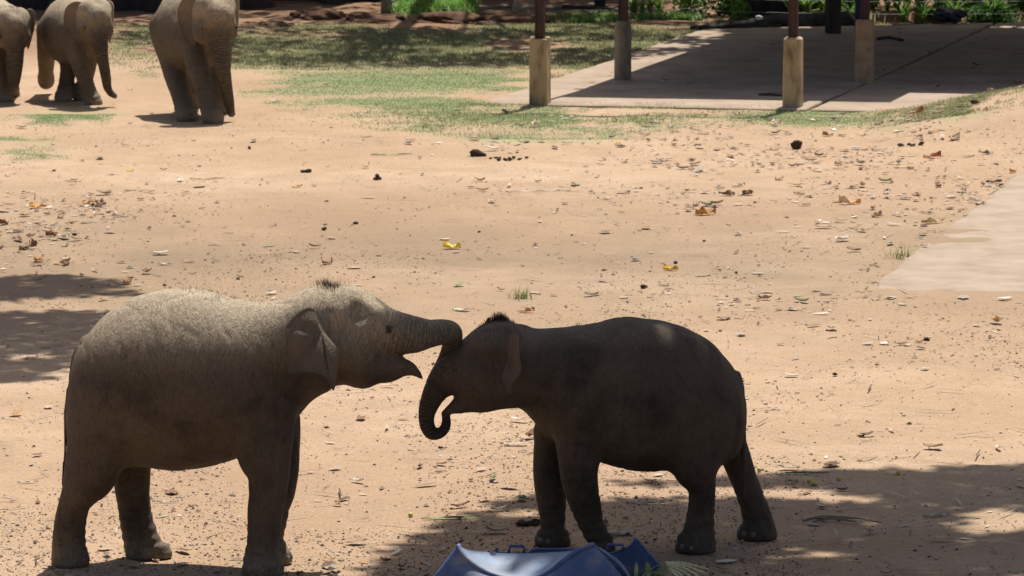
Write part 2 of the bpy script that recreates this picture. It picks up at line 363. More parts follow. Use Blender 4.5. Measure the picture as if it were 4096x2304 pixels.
# near slab on the right: corner and receding edge
c0, c1, c2 = gu(2192, 738), gu(2300, 640), gu(2580, 426)
slab('concrete_path', [(c0.x, c0.y), (9.5, c0.y - .35), (9.5, 47), (c2.x + .55, 47.3), (c2.x, c2.y), (c1.x, c1.y)], -.25, .022, MAT['concrete'], kind='structure')
# shelter pad, two slabs with an open joint
E1v = np.array([.975, -.205]); E2v = np.array([.255, .967])
A0 = np.array([-.33, 50.25])
def padpt(a, b): return A0 + E1v * a + E2v * b
J = 3.62
slab('concrete_pad', [padpt(0, 0), padpt(J, 0), padpt(J, 13.2), padpt(0, 11.2)], -.3, .02, MAT['pad'], amp=.08, kind='structure')
slab('concrete_pad', [padpt(J + .05, 0), padpt(11, 0), (14, 62.6), padpt(J + .05, 13.2)], -.3, .017, MAT['pad'], amp=.03, kind='structure')

# ------------------------------------------------------------------ shelter
def post_at(qx, qy): return gp(qx, qy, .05)
sh = empty('open_shelter', (2.3, 52.4, .05), label='open shelter with brown steel posts on concrete plinths above the shaded pad', cat='shelter')
def part_local(o, root):
    o.parent = root; o.matrix_parent_inverse = Matrix.Translation(-root.location); return o
RZ = math.atan2(E1v[1], E1v[0])
FLp, FRp, BLp, BRp = post_at(2160, 402), post_at(3171, 415), post_at(2491, 308), post_at(3457, 316)
for i, (pt, hh, wd, kind) in enumerate(((FLp, .685, .205, 'sq'), (FRp, .73, .205, 'sq'), (BLp, .665, .19, 'rd'), (BRp, .68, .205, 'rr'))):
    mb = MB()
    if kind == 'rd':
        zs = [-.1, .02, .2, .4, .56, .625, .655, .665]; rr = [.103, .102, .1, .1, .1, .094, .075, .02]
        mb.tube([(pt.x, pt.y, pt.z + a) for a in zs], rr, 18)
        m = MAT['oldplinth']
    else:
        mb.box((pt.x, pt.y, pt.z + hh / 2 - .04), (wd, wd, hh + .08), RZ, taper=.97 if i == 0 else .95, bev=.02 if kind == 'sq' and i else .008)
        if kind == 'rr':
            for k in range(5): mb.box((pt.x + random.uniform(-.06, .06), pt.y + random.uniform(-.06, .06), pt.z + hh), (.09, .09, .03), random.uniform(0, 2), bev=.01)
        if i == 0:
            for k in range(4): mb.box((pt.x + (-1) ** k * .08, pt.y + (.06 if k > 1 else -.06), pt.z + hh + .005), (.045, .06, .025), random.uniform(0, 2), bev=.008)
        m = MAT['redplinth'] if kind == 'rr' else MAT['plinth']
    part_local(mb.build('plinth', m, smooth=False), sh)
    pb = MB()                                            # channel section: web and two flanges
    zc, hz = pt.z + 1.65, 2.6 if True else 0
    d1 = np.array([E1v[0], E1v[1]]); d2 = np.array([E2v[0], E2v[1]])
    z0 = pt.z + hh - .05
    pb.box((pt.x, pt.y, z0 + 1.2), (.085, .05, 2.4), RZ)
    for s in (-1, 1):
        q = np.array([pt.x, pt.y]) + d1 * s * .0445
        pb.box((q[0], q[1], z0 + 1.2), (.012, .09, 2.4), RZ)
    part_local(pb.build('post', MAT['steel'], smooth=False), sh)
zt = 3.1
SH = SUN.xy / SUN.z
def roofpt(qx, qy, z): g = gp(qx, qy, .05); return np.array([g.x + SH.x * z, g.y + SH.y * z])
for a, b in ((FLp, FRp), (FLp, BLp), (FRp, BRp), (BLp, BRp)):
    m = (a + b) / 2; d = b - a
    part_local(MB().box((m.x, m.y, zt - .08), (d.xy.length + .3, .06, .12), math.atan2(d.y, d.x)).build('beam', MAT['steel'], smooth=False), sh)
def roof_panel(poly, z):
    mb = MB(); poly = [np.array(p) for p in poly]; n = 60; V = []
    for i in range(n + 1):
        t = i / n; a = poly[0] * (1 - t) + poly[1] * t; b = poly[3] * (1 - t) + poly[2] * t; dz = .012 * math.cos(i * math.pi)
        V += [(a[0], a[1], z + dz), (b[0], b[1], z + dz + .35), (a[0], a[1], z + dz + .006), (b[0], b[1], z + dz + .356)]
    F = []
    for i in range(n):
        k = 4 * i; F += [[k, k + 1, k + 5, k + 4], [k + 2, k + 6, k + 7, k + 3], [k, k + 4, k + 6, k + 2], [k + 1, k + 3, k + 7, k + 5]]
    return mb.add(V, F)
r0, r1 = roofpt(2240, 378, zt), roofpt(3560, 398, zt)
part_local(roof_panel([r0, r1, r1 + E2v * 10.4, r0 + E2v * 8.6], zt).build('roof', MAT['rust'], smooth=False), sh)
r2 = r1 + E2v * 1.25 - E1v * .06; r3 = r2 + E1v * 5.0
part_local(roof_panel([r2, r3, r3 + E2v * 8.4, r2 + E2v * 8.4], zt + .03).build('roof', MAT['rust'], smooth=False), sh)

# ------------------------------------------------------------------ elephants: smooth-blended body volumes -> one continuous skin
def surface_nets(F, org, h):
    S = F < 0; nx, ny, nz = F.shape
    c = np.zeros((nx - 1, ny - 1, nz - 1), np.int8)
    for dx in (0, 1):
        for dy in (0, 1):
            for dz in (0, 1): c += S[dx:nx - 1 + dx, dy:ny - 1 + dy, dz:nz - 1 + dz]
    act = (c > 0) & (c < 8); I = np.argwhere(act); n = len(I)
    vid = np.full(act.shape, -1, np.int64); vid[act] = np.arange(n)
    acc = np.zeros((n, 3)); cnt = np.zeros(n)
    cor = [(a, b, d) for a in (0, 1) for b in (0, 1) for d in (0, 1)]
    for p in cor:
        for ax in range(3):
            if p[ax]: continue
            q = list(p); q[ax] = 1
            f0 = F[I[:, 0] + p[0], I[:, 1] + p[1], I[:, 2] + p[2]]; f1 = F[I[:, 0] + q[0], I[:, 1] + q[1], I[:, 2] + q[2]]
            k = (f0 < 0) != (f1 < 0); t = f0[k] / (f0[k] - f1[k]); P = np.tile(np.array(p, float), (k.sum(), 1)); P[:, ax] += t
            acc[k] += P; cnt[k] += 1
    V = (I + acc / cnt[:, None]) * h + org
    Q = []
    for ax in range(3):
        sl0 = [slice(1, -1)] * 3; sl0[ax] = slice(0, -1); sl1 = list(sl0); sl1[ax] = slice(1, None)
        a, b = S[tuple(sl0)], S[tuple(sl1)]; E = np.argwhere(a != b); o = a[a != b]
        off = np.ones(3, int); off[ax] = 0; E = E + off; u, v = (ax + 1) % 3, (ax + 2) % 3
        def cell(du, dv):
            C = E.copy(); C[:, u] += du; C[:, v] += dv; return vid[C[:, 0], C[:, 1], C[:, 2]]
        q = np.stack([cell(-1, -1), cell(0, -1), cell(0, 0), cell(-1, 0)], 1); q[~o] = q[~o][:, ::-1]; Q.append(q)
    return V, np.concatenate(Q)
class Body:
    """signed field on a grid in the animal's frame: X forward, Y left, Z up"""
    def __init__(s, lo, hi, h):
        s.h = h; s.lo = np.array(lo, float); n = np.ceil((np.array(hi) - s.lo) / h).astype(int) + 1
        s.ax = [s.lo[i] + h * np.arange(n[i]) for i in range(3)]; s.F = np.full(n, .5, np.float32)
    def region(s, lo, hi):
        sl = []
        for i in range(3):
            a = max(int((lo[i] - s.lo[i]) / s.h) - 1, 0); b = min(int((hi[i] - s.lo[i]) / s.h) + 2, len(s.ax[i])); sl.append(slice(a, max(b, a)))
        return tuple(sl), [s.ax[i][sl[i]].astype(np.float32) for i in range(3)]
    def blend(s, sl, d, k):
        f = s.F[sl]; hh = np.clip(.5 + .5 * (f - d) / k, 0, 1); s.F[sl] = f * (1 - hh) + d * hh - k * hh * (1 - hh)
    def chain(s, P, r, k=.04, wy=1.0, sub=5):
        """rounded limb through points P with radii r; wy widens it sideways"""
        Q = spline(np.column_stack([P, r, np.broadcast_to(wy, len(P))]), sub) if len(P) > 1 else np.array([[*P[0], np.atleast_1d(r)[0], np.atleast_1d(wy)[0]]])
        lo = (Q[:, :3] - (Q[:, 3] * np.maximum(Q[:, 4], 1))[:, None]).min(0) - k * 1.2 - .02; hi = (Q[:, :3] + (Q[:, 3] * np.maximum(Q[:, 4], 1))[:, None]).max(0) + k * 1.2 + .02
        sl, (x, y, z) = s.region(lo, hi)
        if min(len(x), len(y), len(z)) == 0: return Q
        x, y, z = x[:, None, None], y[None, :, None], z[None, None, :]; best = None
        for a, b in zip(Q[:-1], Q[1:]) if len(Q) > 1 else [(Q[0], Q[0])]:
            ab = b - a; wm = .5 * (a[4] + b[4]); L2 = ab[0] ** 2 + (ab[1] / wm) ** 2 + ab[2] ** 2
            px, py, pz = x - a[0], (y - a[1]) / wm, z - a[2]
            t = np.clip((px * ab[0] + py * ab[1] / wm + pz * ab[2]) / L2, 0, 1) if L2 > 1e-10 else 0.0
            d = np.sqrt((px - t * ab[0]) ** 2 + (py - t * ab[1] / wm) ** 2 + (pz - t * ab[2]) ** 2) - (a[3] + t * ab[3])
            best = d if best is None else np.minimum(best, d)
        s.blend(sl, best, k); return Q
    def dent(s, P, r, k=.05):
        sl, (x, y, z) = s.region(np.array(P) - r - k * 1.3, np.array(P) + r + k * 1.3)
        if min(len(x), len(y), len(z)) == 0: return
        d = r - np.sqrt((x[:, None, None] - P[0]) ** 2 + (y[None, :, None] - P[1]) ** 2 + (z[None, None, :] - P[2]) ** 2); f = s.F[sl]
        hh = np.clip(.5 - .5 * (f - d) / k, 0, 1); s.F[sl] = f * (1 - hh) + d * hh + k * hh * (1 - hh)
    def ball(s, P, r, k=.05, wy=1.0): s.chain([P], [r], k, wy)
    def loft(s, st, k=.05):
        """trunk of the body from stations (X, top, bottom, half width)"""
        st = np.array(sorted(st)); D = spline(st, 8); xs = D[:, 0]; o = np.argsort(xs); D = D[o]; xs = D[:, 0]
        wmax = st[:, 3].max() + .06
        sl, (x, y, z) = s.region((xs[0] - .01, -wmax, st[:, 2].min() - .1), (xs[-1] + .01, wmax, st[:, 1].max() + .1))
        zt, zb, ww = (np.interp(x, xs, D[:, i]) for i in (1, 2, 3))
        c = .5 * (zt + zb)[:, None, None]; h = (.5 * (zt - zb))[:, None, None]; ww = np.maximum(ww, .01)[:, None, None]
        zz = (z[None, None, :] - c) / h; wz = ww * (1 - .10 * zz - .04 * zz * zz)            # barrel: widest a little below the middle
        q = np.abs(zz) ** 2.1 + np.abs(y[None, :, None] / wz) ** 2.1
        d = (q ** (1 / 2.1) - 1) * np.minimum(h, ww)
        out = np.maximum(xs[0] - x, x - xs[-1]).clip(0)[:, None, None]
        s.blend(sl, (d + out * 3).astype(np.float32), k)
    def at(s, p):
        i = np.clip(((np.array(p) - s.lo) / s.h).round().astype(int), 0, np.array(s.F.shape) - 1); return s.F[tuple(i)]
    def side(s, x, z, sign):
        """where the skin is, sideways from (x, z)"""
        for y in np.arange(.6, 0, -.004):
            if s.at((x, sign * y, z)) < 0: return sign * y
        return 0.0
    def skin(s, cut=0.0):
        zz = s.ax[2][None, None, :]; s.F = np.maximum(s.F, (cut - zz).astype(np.float32))
        return surface_nets(s.F, s.lo, s.h)
def ear_shell(outline, hinge, lat, thick=.011, rings=7, curl=.02):
    """curved sheet with thickness; outline (n,2) in X,Z with sideways offset lat(n); hinge=(X,Z,Y)"""
    O = np.column_stack([np.array(outline)[:, 0], lat, np.array(outline)[:, 1]]); O = spline(np.vstack([O, O[:1]]), 4)[:-1]
    H = np.array([hinge[0], hinge[2], hinge[1]]); n = len(O); sg = np.sign(np.mean(lat)); V = []; dl_ = np.linalg.norm(O - H, axis=1); dl_ = (dl_ / dl_.max()) ** 1.3
    for side in (0, 1):
        for r in range(rings + 1):
            t = r / rings; P = H + (O - H) * t
            b = curl * math.sin(math.pi * t) * (1 + .5 * np.sin(np.arange(n) * 9 * math.pi / n)) * dl_ + .012 * max(0, t - .86) / .14 * dl_
            th = thick * (1 - .6 * t ** 4) * (1 if side else -1) * .5
            P[:, 1] += sg * (b + th); V.append(P)
    V = np.concatenate(V); F = []
    for side in (0, 1):
        o = side * (rings + 1) * n
        for r in range(rings):
            for i in range(n):
                q = [o + r * n + i, o + r * n + (i + 1) % n, o + (r + 1) * n + (i + 1) % n, o + (r + 1) * n + i]
                F.append(q if (side == 0) == (sg > 0) else q[::-1])
    a, b = rings * n, (2 * rings + 1) * n
    F += [[a + i, a + (i + 1) % n, b + (i + 1) % n, b + i] for i in range(n)]
    return V, np.array(F)
def finish_elephant(root, B, trunkQ, ears, eyes, feet, hair, hair_mat, dusty_lit=0.0):
    V, Q = B.skin()
    for _ in range(2):                                   # settle the voxel steps
        acc = np.zeros_like(V); cnt = np.zeros(len(V))
        for i in range(4):
            np.add.at(acc, Q[:, i], V[Q[:, (i + 1) % 4]]); np.add.at(cnt, Q[:, i], 1)
        keep = V[:, 2] > .006; # feet stay flat
        V[keep] = .5 * V[keep] + .5 * (acc / cnt[:, None])[keep]
    nrm = np.zeros_like(V); e1 = V[Q[:, 2]] - V[Q[:, 0]]; e2 = V[Q[:, 3]] - V[Q[:, 1]]; fn = np.cross(e1, e2)
    for i in range(4): np.add.at(nrm, Q[:, i], fn)
    nrm /= np.linalg.norm(nrm, axis=1)[:, None] + 1e-12
    n3 = lambda P, f, sd: (vnoise(P[:, 0], P[:, 1] + .6 * P[:, 2], f, sd) + vnoise(P[:, 1] + .3 * P[:, 0], P[:, 2], f, sd + 3) + vnoise(P[:, 2], P[:, 0] + .4 * P[:, 1], f, sd + 7)) / 3 - .5
    sdn = int(abs(root.location.x) * 10) % 7
    dsp = .022 * n3(V, 5.5, sdn) + .008 * n3(V * [1, 1, .5], 14, sdn + 11) - .004 * np.clip(1 - np.abs(n3(V * [1.0, .7, .35], 11, sdn + 20)) / .05, 0, 1)
    legz = np.clip(1 - V[:, 2] / .34, 0, 1) * np.clip(V[:, 2] / .07, 0, 1)
    dsp += legz * .0045 * np.sin(V[:, 2] * 125 + 14 * n3(V, 6, sdn + 2) + V[:, 0] * 4)                     # baggy rings above the feet
    fine_ = np.clip((V[:, 2] - .01) / .05, 0, 1) * np.where(V[:, 0] > trunkQ[:, 0].min() - .12, .35, 1.0) * np.where((V[:, 0] < V[:, 0].min() + .06), .2, 1.0); V = V + nrm * (dsp * fine_)[:, None]
    Fs = [Q]; Vs = [V]; n = len(V); rw = np.zeros(n); rg = np.zeros(n)
    T = trunkQ; L = np.concatenate([[0], np.cumsum(np.linalg.norm(np.diff(T[:, :3], axis=0), axis=1))])
    near = np.where((V[:, 0] > T[:, 0].min() - .25) & (V[:, 2] > -1))[0]; best = np.full(len(near), 9.)
    for i in range(len(T) - 1):
        a, b = T[i, :3], T[i + 1, :3]; ab = b - a; t = np.clip(((V[near] - a) @ ab) / (ab @ ab + 1e-9), 0, 1)
        d = np.linalg.norm(V[near] - a - t[:, None] * ab, axis=1) - T[i, 3]; k = d < best
        best[k] = d[k]; rg[near[k]] = L[i] + t[k] * (L[i + 1] - L[i])
    rw[near] = np.clip(1 - best / .03, 0, 1) * np.clip(rg[near] / .12, 0, 1)
    for EV, EF in ears:
        Vs.append(EV); Fs.append(EF + n); n += len(EV)
    V = np.concatenate(Vs); pad = n - len(rw); rw = np.concatenate([rw, np.zeros(pad)]); rg = np.concatenate([rg, np.zeros(pad)])
    zmax = V[:, 2].max(); du = sstep(.67 * zmax, .94 * zmax, V[:, 2]) + .35 * (1 - sstep(.02, .22, V[:, 2]))   # dust on back and feet, with the back's sunlit paleness painted in
    du = np.clip(du + dusty_lit, 0, 1); du[-pad:] *= .5; ea = np.zeros(len(V)); ea[-pad:] = .45 if dusty_lit > 0 else 1
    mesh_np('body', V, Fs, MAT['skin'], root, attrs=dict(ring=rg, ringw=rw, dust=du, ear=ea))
    for (x, y, z, r) in eyes:
        mb = MB(); th = np.linspace(0, math.pi, 9)
        mb.tube([(x, y, z - r * math.cos(t)) for t in th], [max(r * math.sin(t), 1e-4) for t in th], 14)
        e = mb.build('eye', MAT['eye'], root)
        lid = MB(); sg = 1 if y > 0 else -1               # folded lids above and below
        for q, rr in ((1, .0075), (-1, .006)):
            lid.tube([(x + (r * 1.55) * math.cos(a), y + sg * r * (.55 - .35 * abs(math.cos(a))), z + q * r * (.25 + .62 * math.sin(a))) for a in np.linspace(0, math.pi, 11)], [rr * (.3 + math.sin(a)) for a in np.linspace(0, math.pi, 11)], 7)
        lid.build('eyelid', MAT['skin'], e)
    for (x, y, r, hd) in feet:
        for a in np.linspace(-62, 62, 5):
            t = R(a) + hd; mb = MB(); cx, cy = x + math.cos(t) * (r - .011), y + math.sin(t) * (r - .011)
            sz = .026 - abs(a) * .0001
            pts = [(cx + math.cos(t) * e, cy + math.sin(t) * e, .024 + (0.012 if e < .01 else 0)) for e in (-.012, .004, .012)]
            mb.tube(pts, [sz, sz * .9, sz * .35], 10); mb.build('toenail', MAT['nail'], root)
    if hair is not None and len(hair):
        Vh, Fh = [], []
        for i, (p, d, ln, wd) in enumerate(hair):
            p = np.array(p); d = np.array(d); s = np.cross(d, (random.uniform(-1, 1), random.uniform(-1, 1), .2)); s = s / (np.linalg.norm(s) + 1e-9) * wd
            m_ = p + d * ln * .55 + np.array([random.uniform(-.1, .1), random.uniform(-.1, .1), 0]) * ln * .4
            e = p + d * ln + np.array([random.uniform(-.3, .3), random.uniform(-.3, .3), -.1]) * ln * .5
            Vh += [p - s, p + s, m_ - s * .8, m_ + s * .8, e]; k = 5 * i; Fh += [[k, k + 1, k + 3], [k, k + 3, k + 2], [k + 2, k + 3, k + 4]]
        mesh_np('hair', np.array(Vh), np.array(Fh), hair_mat, root, kind='stuff')

class Trace:
    """turns points measured on the photo into the animal's own frame (its upright middle plane, shifted sideways by lat)"""
    def __init__(s, O, a):
        s.O = O; s.a = a; s.h = Vector((math.cos(a), math.sin(a), 0)); s.l = Vector((-math.sin(a), math.cos(a), 0))
    def p(s, qx, qy, lat=0.0):
        d = ray(qx, qy); t = ((s.O + s.l * lat - CAMP).dot(s.l)) / d.dot(s.l); P = CAMP + d * t
        return np.array([(P - s.O).dot(s.h), lat, P.z]), t / FQ
    def ground(s, qx, qy):
        g = gp(qx, qy) - s.O; return g.dot(s.h), g.dot(s.l)
def crop(x0, y0, sc_): return lambda cx, cy: (x0 + cx / sc_, y0 + cy / sc_)

def near_elephant(name, T, K, KH, torso, legs, circles, trunk, jaw, ear, ear_lat, ear_hinge, eye, tail, hairf, hair_mat, near, label, head_lat, h=.0115, dents=(), dusty_lit=0.0):
    root = empty(name, (T.O.x, T.O.y, 0), T.a, label=label, cat='elephant', group='elephant calves on the dirt')
    st = []
    for (cx, yt, yb, wd) in torso:
        a, m = T.p(*K(cx, yt)); b, _ = T.p(*K(cx, yb)); st.append((.5 * (a[0] + b[0]), a[2], b[2], wd))
    xs = [s[0] for s in st]
    B = Body((min(xs) - .55, -.62, -.05), (max(xs) + 1.35, .62, max(s[1] for s in st) + .14), h)
    B.loft(st, .03)
    feet = []
    for (side, bottom, rows, wide, toe) in legs:
        q = K(*bottom); gxl, gyl = T.ground(q[0], q[1] - 14)
        lat0 = side * (.165 if wide else .17); P, r, wy = [], [], []
        for i, (cy, xl, xr) in enumerate(rows):
            f = sstep(0, len(rows) - 1, i); lat = lat0 * (1 - f) + gyl * f
            p, m = T.p(*K(.5 * (xl + xr), cy), lat); P.append(p); rr = .5 * (xr - xl) / K.s * m
            lim = .135; wy.append(min(1.0, lim / rr)); r.append(rr)
        P.append(np.array([P[-1][0], P[-1][1], -.01])); r.append(r[-1] * 1.0); wy.append(wy[-1])
        B.chain(P, r, .05, wy, 4)
        if toe: tp, m = T.p(*K(toe[0], toe[1]), gyl); B.ball(tp, toe[2] / K.s * m, .05)
        feet.append((P[-1][0], P[-1][1], r[-1] * .97, 0.0))
        print(name, 'foot', round(P[-1][0], 3), round(gyl, 3), 'lowest row z', round(P[-2][2], 3), 'r', round(r[-1], 3))
    for (cx, cy, r, wy, la, k) in circles:
        p, m = T.p(*KH(cx, cy), la + head_lat); B.ball(p, r / KH.s * m, k, wy)
    for (cx, cy, off, rr) in dents:
        for sg_ in (-1, 1):
            p, m = T.p(*KH(cx, cy), sg_ * .15 + head_lat); yy = B.side(p[0], p[2], sg_); B.dent((p[0], yy + sg_ * off, p[2]), rr, .05)
    tp = [T.p(*KH(c[0], c[1]), c[3] + head_lat) for c in trunk]
    TQ = B.chain([p for p, _ in tp], [c[2] / KH.s * m for c, (_, m) in zip(trunk, tp)], .035, [c[4] if len(c) > 4 else 1.0 for c in trunk], 6)
    jp = [T.p(*KH(c[0], c[1]), head_lat) for c in jaw]
    B.chain([p for p, _ in jp], [c[2] / KH.s * m for c, (_, m) in zip(jaw, jp)], .02, [c[3] for c in jaw], 5)
    tl = [T.p(*K(c[0], c[1]), c[3]) for c in tail]
    B.chain([p for p, _ in tl], [max(c[2] / K.s * m, .013) for c, (_, m) in zip(tail, tl)], .02, 1.0, 4)
    ears = []
    for sgn in (near, -near):
        q_ = 1.0 if sgn == near else .72; la = [sgn * v * q_ + head_lat for v in ear_lat]; o = [T.p(*KH(*c), near * v + head_lat)[0] for c, v in zip(ear, ear_lat)]
        hg = T.p(*KH(*ear_hinge[:2]), near * ear_hinge[2] + head_lat)[0]
        ears.append(ear_shell([(p[0], p[2]) for p in o], (hg[0], hg[2], sgn * ear_hinge[2] * q_ + head_lat), la))
    ep, m = T.p(*KH(*eye), near * .15 + head_lat); eyes = []
    for sgn in (near, -near):
        y = B.side(ep[0], ep[2], sgn)
        eyes.append((ep[0], y - sgn * .010, ep[2], .017))
    hair = hairf(B, T, K, KH)
    finish_elephant(root, B, TQ, ears, eyes, feet, hair, hair_mat, dusty_lit)
    return root
def topskin(B, x, y):
    for z in np.arange(B.ax[2][-1], 0, -.004):
        if B.at((x, y, z)) < 0: return z
    return 0

# ---- the taller calf reaching out with its trunk
K1 = crop(150, 1000, 2000 / 1800); K1.s = 2000 / 1800
H1 = crop(1100, 1080, 2229 / 800); H1.s = 2229 / 800
T1 = Trace(gp(766, 2258), R(-7))
torso1 = [(138, 620, 800, .05), (150, 540, 870, .13), (172, 470, 915, .20), (205, 412, 945, .25), (250, 345, 960, .29), (300, 292, 965, .32), (370, 247, 962, .345), (450, 208, 960, .365), (540, 184, 968, .38), (620, 173, 976, .385), (700, 176, 972, .385), (780, 191, 955, .38), (860, 214, 930, .36), (940, 229, 905, .335), (1020, 232, 870, .30), (1080, 226, 830, .27), (1130, 213, 770, .24), (1180, 196, 710, .215), (1230, 185, 650, .19), (1290, 200, 600, .16)]
legs1 = [(-1, (148, 1418), [(780, 150, 400), (900, 122, 395), (1000, 113, 345), (1060, 108, 288), (1120, 95, 243), (1200, 76, 222), (1280, 66, 212), (1340, 63, 216), (1380, 61, 230)], True, None),
         (1, (475, 1380), [(880, 300, 500), (960, 330, 503), (1040, 343, 496), (1120, 357, 500), (1200, 368, 513), (1260, 378, 530), (1310, 386, 545), (1350, 390, 555)], True, (548, 1358, 52)),
         (-1, (1003, 1459), [(720, 880, 1150), (830, 886, 1140), (910, 893, 1128), (980, 934, 1122), (1060, 939, 1112), (1150, 933, 1098), (1250, 931, 1084), (1320, 927, 1074), (1380, 915, 1082), (1420, 907, 1095)], False, None),
         (1, (1070, 1410), [(760, 985, 1164), (900, 1010, 1172), (980, 1010, 1165), (1060, 1000, 1150), (1150, 990, 1120), (1220, 980, 1105), (1280, 975, 1092), (1340, 985, 1112), (1375, 995, 1132)], False, None)]
circ1 = [(560, 400, 243, 1.35, 0, .05), (430, 520, 260, 1.35, 0, .08), (850, 470, 283, 1.42, 0, .05), (800, 330, 150, 1.0, .055, .04), (800, 330, 150, 1.0, -.055, .04), (1050, 560, 250, 1.35, 0, .05), (860, 800, 390, 1.12, 0, .06),
         (975, 1050, 272, 1.15, 0, .04), (640, 900, 300, 1.2, 0, .08), (1150, 520, 120, 1.0, -.09, .05), (1150, 520, 120, 1.0, .09, .05), (450, 1050, 280, 1.1, 0, .1)]
trunk1 = [(1150, 650, 255, 0, 1.15), (1300, 690, 250, .005, 1.0), (1430, 708, 232, .02, .9), (1560, 718, 207, .05, .85), (1700, 710, 165, .10, .9), (1810, 695, 150, .15), (1900, 692, 143, .20), (1958, 712, 135, .24), (1975, 800, 112, .27), (1938, 910, 94, .29), (1885, 1015, 82, .30), (1822, 1110, 70, .30), (1755, 1200, 54, .29), (1715, 1255, 40, .28)]
jaw1 = [(1120, 1050, 210, 1.05), (1240, 1075, 188, .9), (1390, 1085, 122, .85), (1505, 1102, 82, .8), (1600, 1168, 44, .8), (1648, 1230, 14, .8)]
ear1 = [(440, 435), (380, 420), (300, 455), (210, 530), (140, 615), (118, 700), (120, 800), (130, 940), (150, 1070), (172, 1150), (270, 1140), (400, 1142), (520, 1165), (590, 1225), (630, 1310), (660, 1338), (685, 1250), (705, 1100), (718, 960), (700, 880), (640, 800), (560, 700), (480, 560)]
el1 = [.27, .285, .32, .36, .39, .41, .415, .41, .40, .385, .375, .365, .355, .35, .345, .34, .33, .315, .295, .285, .275, .27, .265]
tail1 = [(215, 400, 22, 0), (170, 470, 18, -.01), (148, 560, 15, -.02), (133, 660, 14, -.02), (128, 780, 13, -.02), (126, 880, 12, -.02), (118, 980, 10, -.02), (113, 1050, 9, -.02)]
def hair1(B, T, K, KH):
    out = []
    for i in range(420):
        t = random.random()
        if i < 260: cx, cy = random.gauss(600, 75), 150; p, _ = T.p(*KH(cx, cy)); ln = random.uniform(.03, .058); d = Vector((random.uniform(-.5, .15), random.uniform(-.3, .3), 1)).normalized()
        else: cx = random.uniform(640, 1010); p, _ = T.p(*K(cx, 180)); ln = random.uniform(.015, .034); d = Vector((random.uniform(-.3, .3), random.uniform(-.3, .3), 1)).normalized()
        y = random.gauss(0, .03) + (.02 if i < 260 else 0); z = topskin(B, p[0], y)
        out.append(((p[0], y, z - .006), tuple(d), ln, .0009))
    for i in range(70):
        p, _ = T.p(*KH(random.uniform(750, 1150), 200)); y = random.gauss(.02, .04); z = topskin(B, p[0], y)
        out.append(((p[0], y, z - .004), (random.uniform(-.2, .5), random.uniform(-.3, .3), .9), random.uniform(.008, .016), .0008))
    return out
near_elephant('elephant_calf', T1, K1, H1, torso1, legs1, circ1, trunk1, jaw1, ear1, el1, (520, 700, .285), (1240, 670), tail1, hair1, MAT['tan_hair'], -1,
              'taller calf with open mouth laying its trunk over the other calf\'s forehead', .05, dents=((960, 450, .035, .055), (760, 640, .05, .06), (1240, 800, .05, .055), (1330, 560, .045, .045)))
# ---- the smaller calf in the shade
K2 = crop(1600, 1150, 2009 / 1600); K2.s = 2009 / 1600
H2 = crop(1640, 1220, 1499 / 600); H2.s = 1499 / 600
T2 = Trace(gp(2608, 2190), R(180 + 13))
torso2 = [(540, 200, 520, .13), (600, 184, 590, .18), (680, 201, 680, .235), (760, 204, 760, .275), (850, 200, 820, .305), (950, 190, 860, .33), (1050, 168, 893, .345), (1150, 155, 916, .35), (1250, 161, 918, .35), (1350, 175, 908, .34), (1450, 207, 903, .32), (1550, 268, 900, .285), (1620, 340, 880, .235), (1670, 405, 850, .18), (1700, 460, 800, .12), (1716, 530, 700, .05)]
legs2 = [(1, (1480, 1343), [(700, 1340, 1670), (860, 1352, 1612), (930, 1385, 1592), (1000, 1438, 1586), (1080, 1440, 1582), (1160, 1434, 1580), (1230, 1422, 1581), (1280, 1397, 1587), (1308, 1382, 1588)], True, None),
         (-1, (1790, 1278), [(740, 1580, 1725), (850, 1610, 1760), (940, 1648, 1786), (1010, 1676, 1812), (1070, 1692, 1836), (1130, 1708, 1862), (1190, 1714, 1880), (1240, 1692, 1894)], True, None),
         (1, (1018, 1352), [(640, 770, 1010), (790, 782, 1005), (870, 797, 998), (930, 806, 990), (1020, 830, 996), (1110, 860, 1012), (1190, 897, 1026), (1250, 930, 1054), (1300, 945, 1082)], False, None),
         (-1, (765, 1312), [(720, 668, 820), (880, 668, 805), (980, 675, 822), (1080, 690, 828), (1160, 705, 826), (1220, 708, 834), (1270, 686, 854), (1290, 676, 860)], False, None)]
circ2 = [(900, 335, 195, 1.3, 0, .05), (765, 432, 215, 1.4, 0, .05), (800, 330, 110, 1, .05, .04), (800, 330, 110, 1, -.05, .04), (600, 572, 218, 1.3, 0, .05), (500, 682, 200, 1.2, 0, .04), (760, 720, 285, 1.15, 0, .06), (720, 868, 203, 1.15, 0, .04),
         (870, 890, 120, 1.1, 0, .05), (1000, 560, 330, 1.05, 0, .08), (1080, 760, 240, 1.1, 0, .1)]
trunk2 = [(500, 680, 196, 0, 1.1), (400, 702, 186, 0, .95), (320, 782, 146, 0, .95), (255, 862, 122, 0), (207, 955, 104, 0), (174, 1050, 89, 0), (162, 1140, 78, 0), (178, 1220, 75, 0), (216, 1277, 71, -.005), (275, 1291, 59, -.01), (333, 1256, 56, -.015), (362, 1192, 51, -.02), (360, 1125, 44, -.02), (352, 1100, 38, -.02)]
jaw2 = [(720, 880, 190, 1.1), (610, 925, 146, .95), (483, 1005, 82, .9), (385, 1050, 42, .9), (308, 1090, 13, .9)]
ear2 = [(1035, 266), (1000, 290), (978, 340), (965, 420), (985, 480), (975, 560), (935, 660), (925, 740), (955, 820), (998, 900), (1012, 790), (1060, 740), (1108, 665), (1108, 590), (1090, 500), (1085, 420), (1080, 330), (1065, 285)]
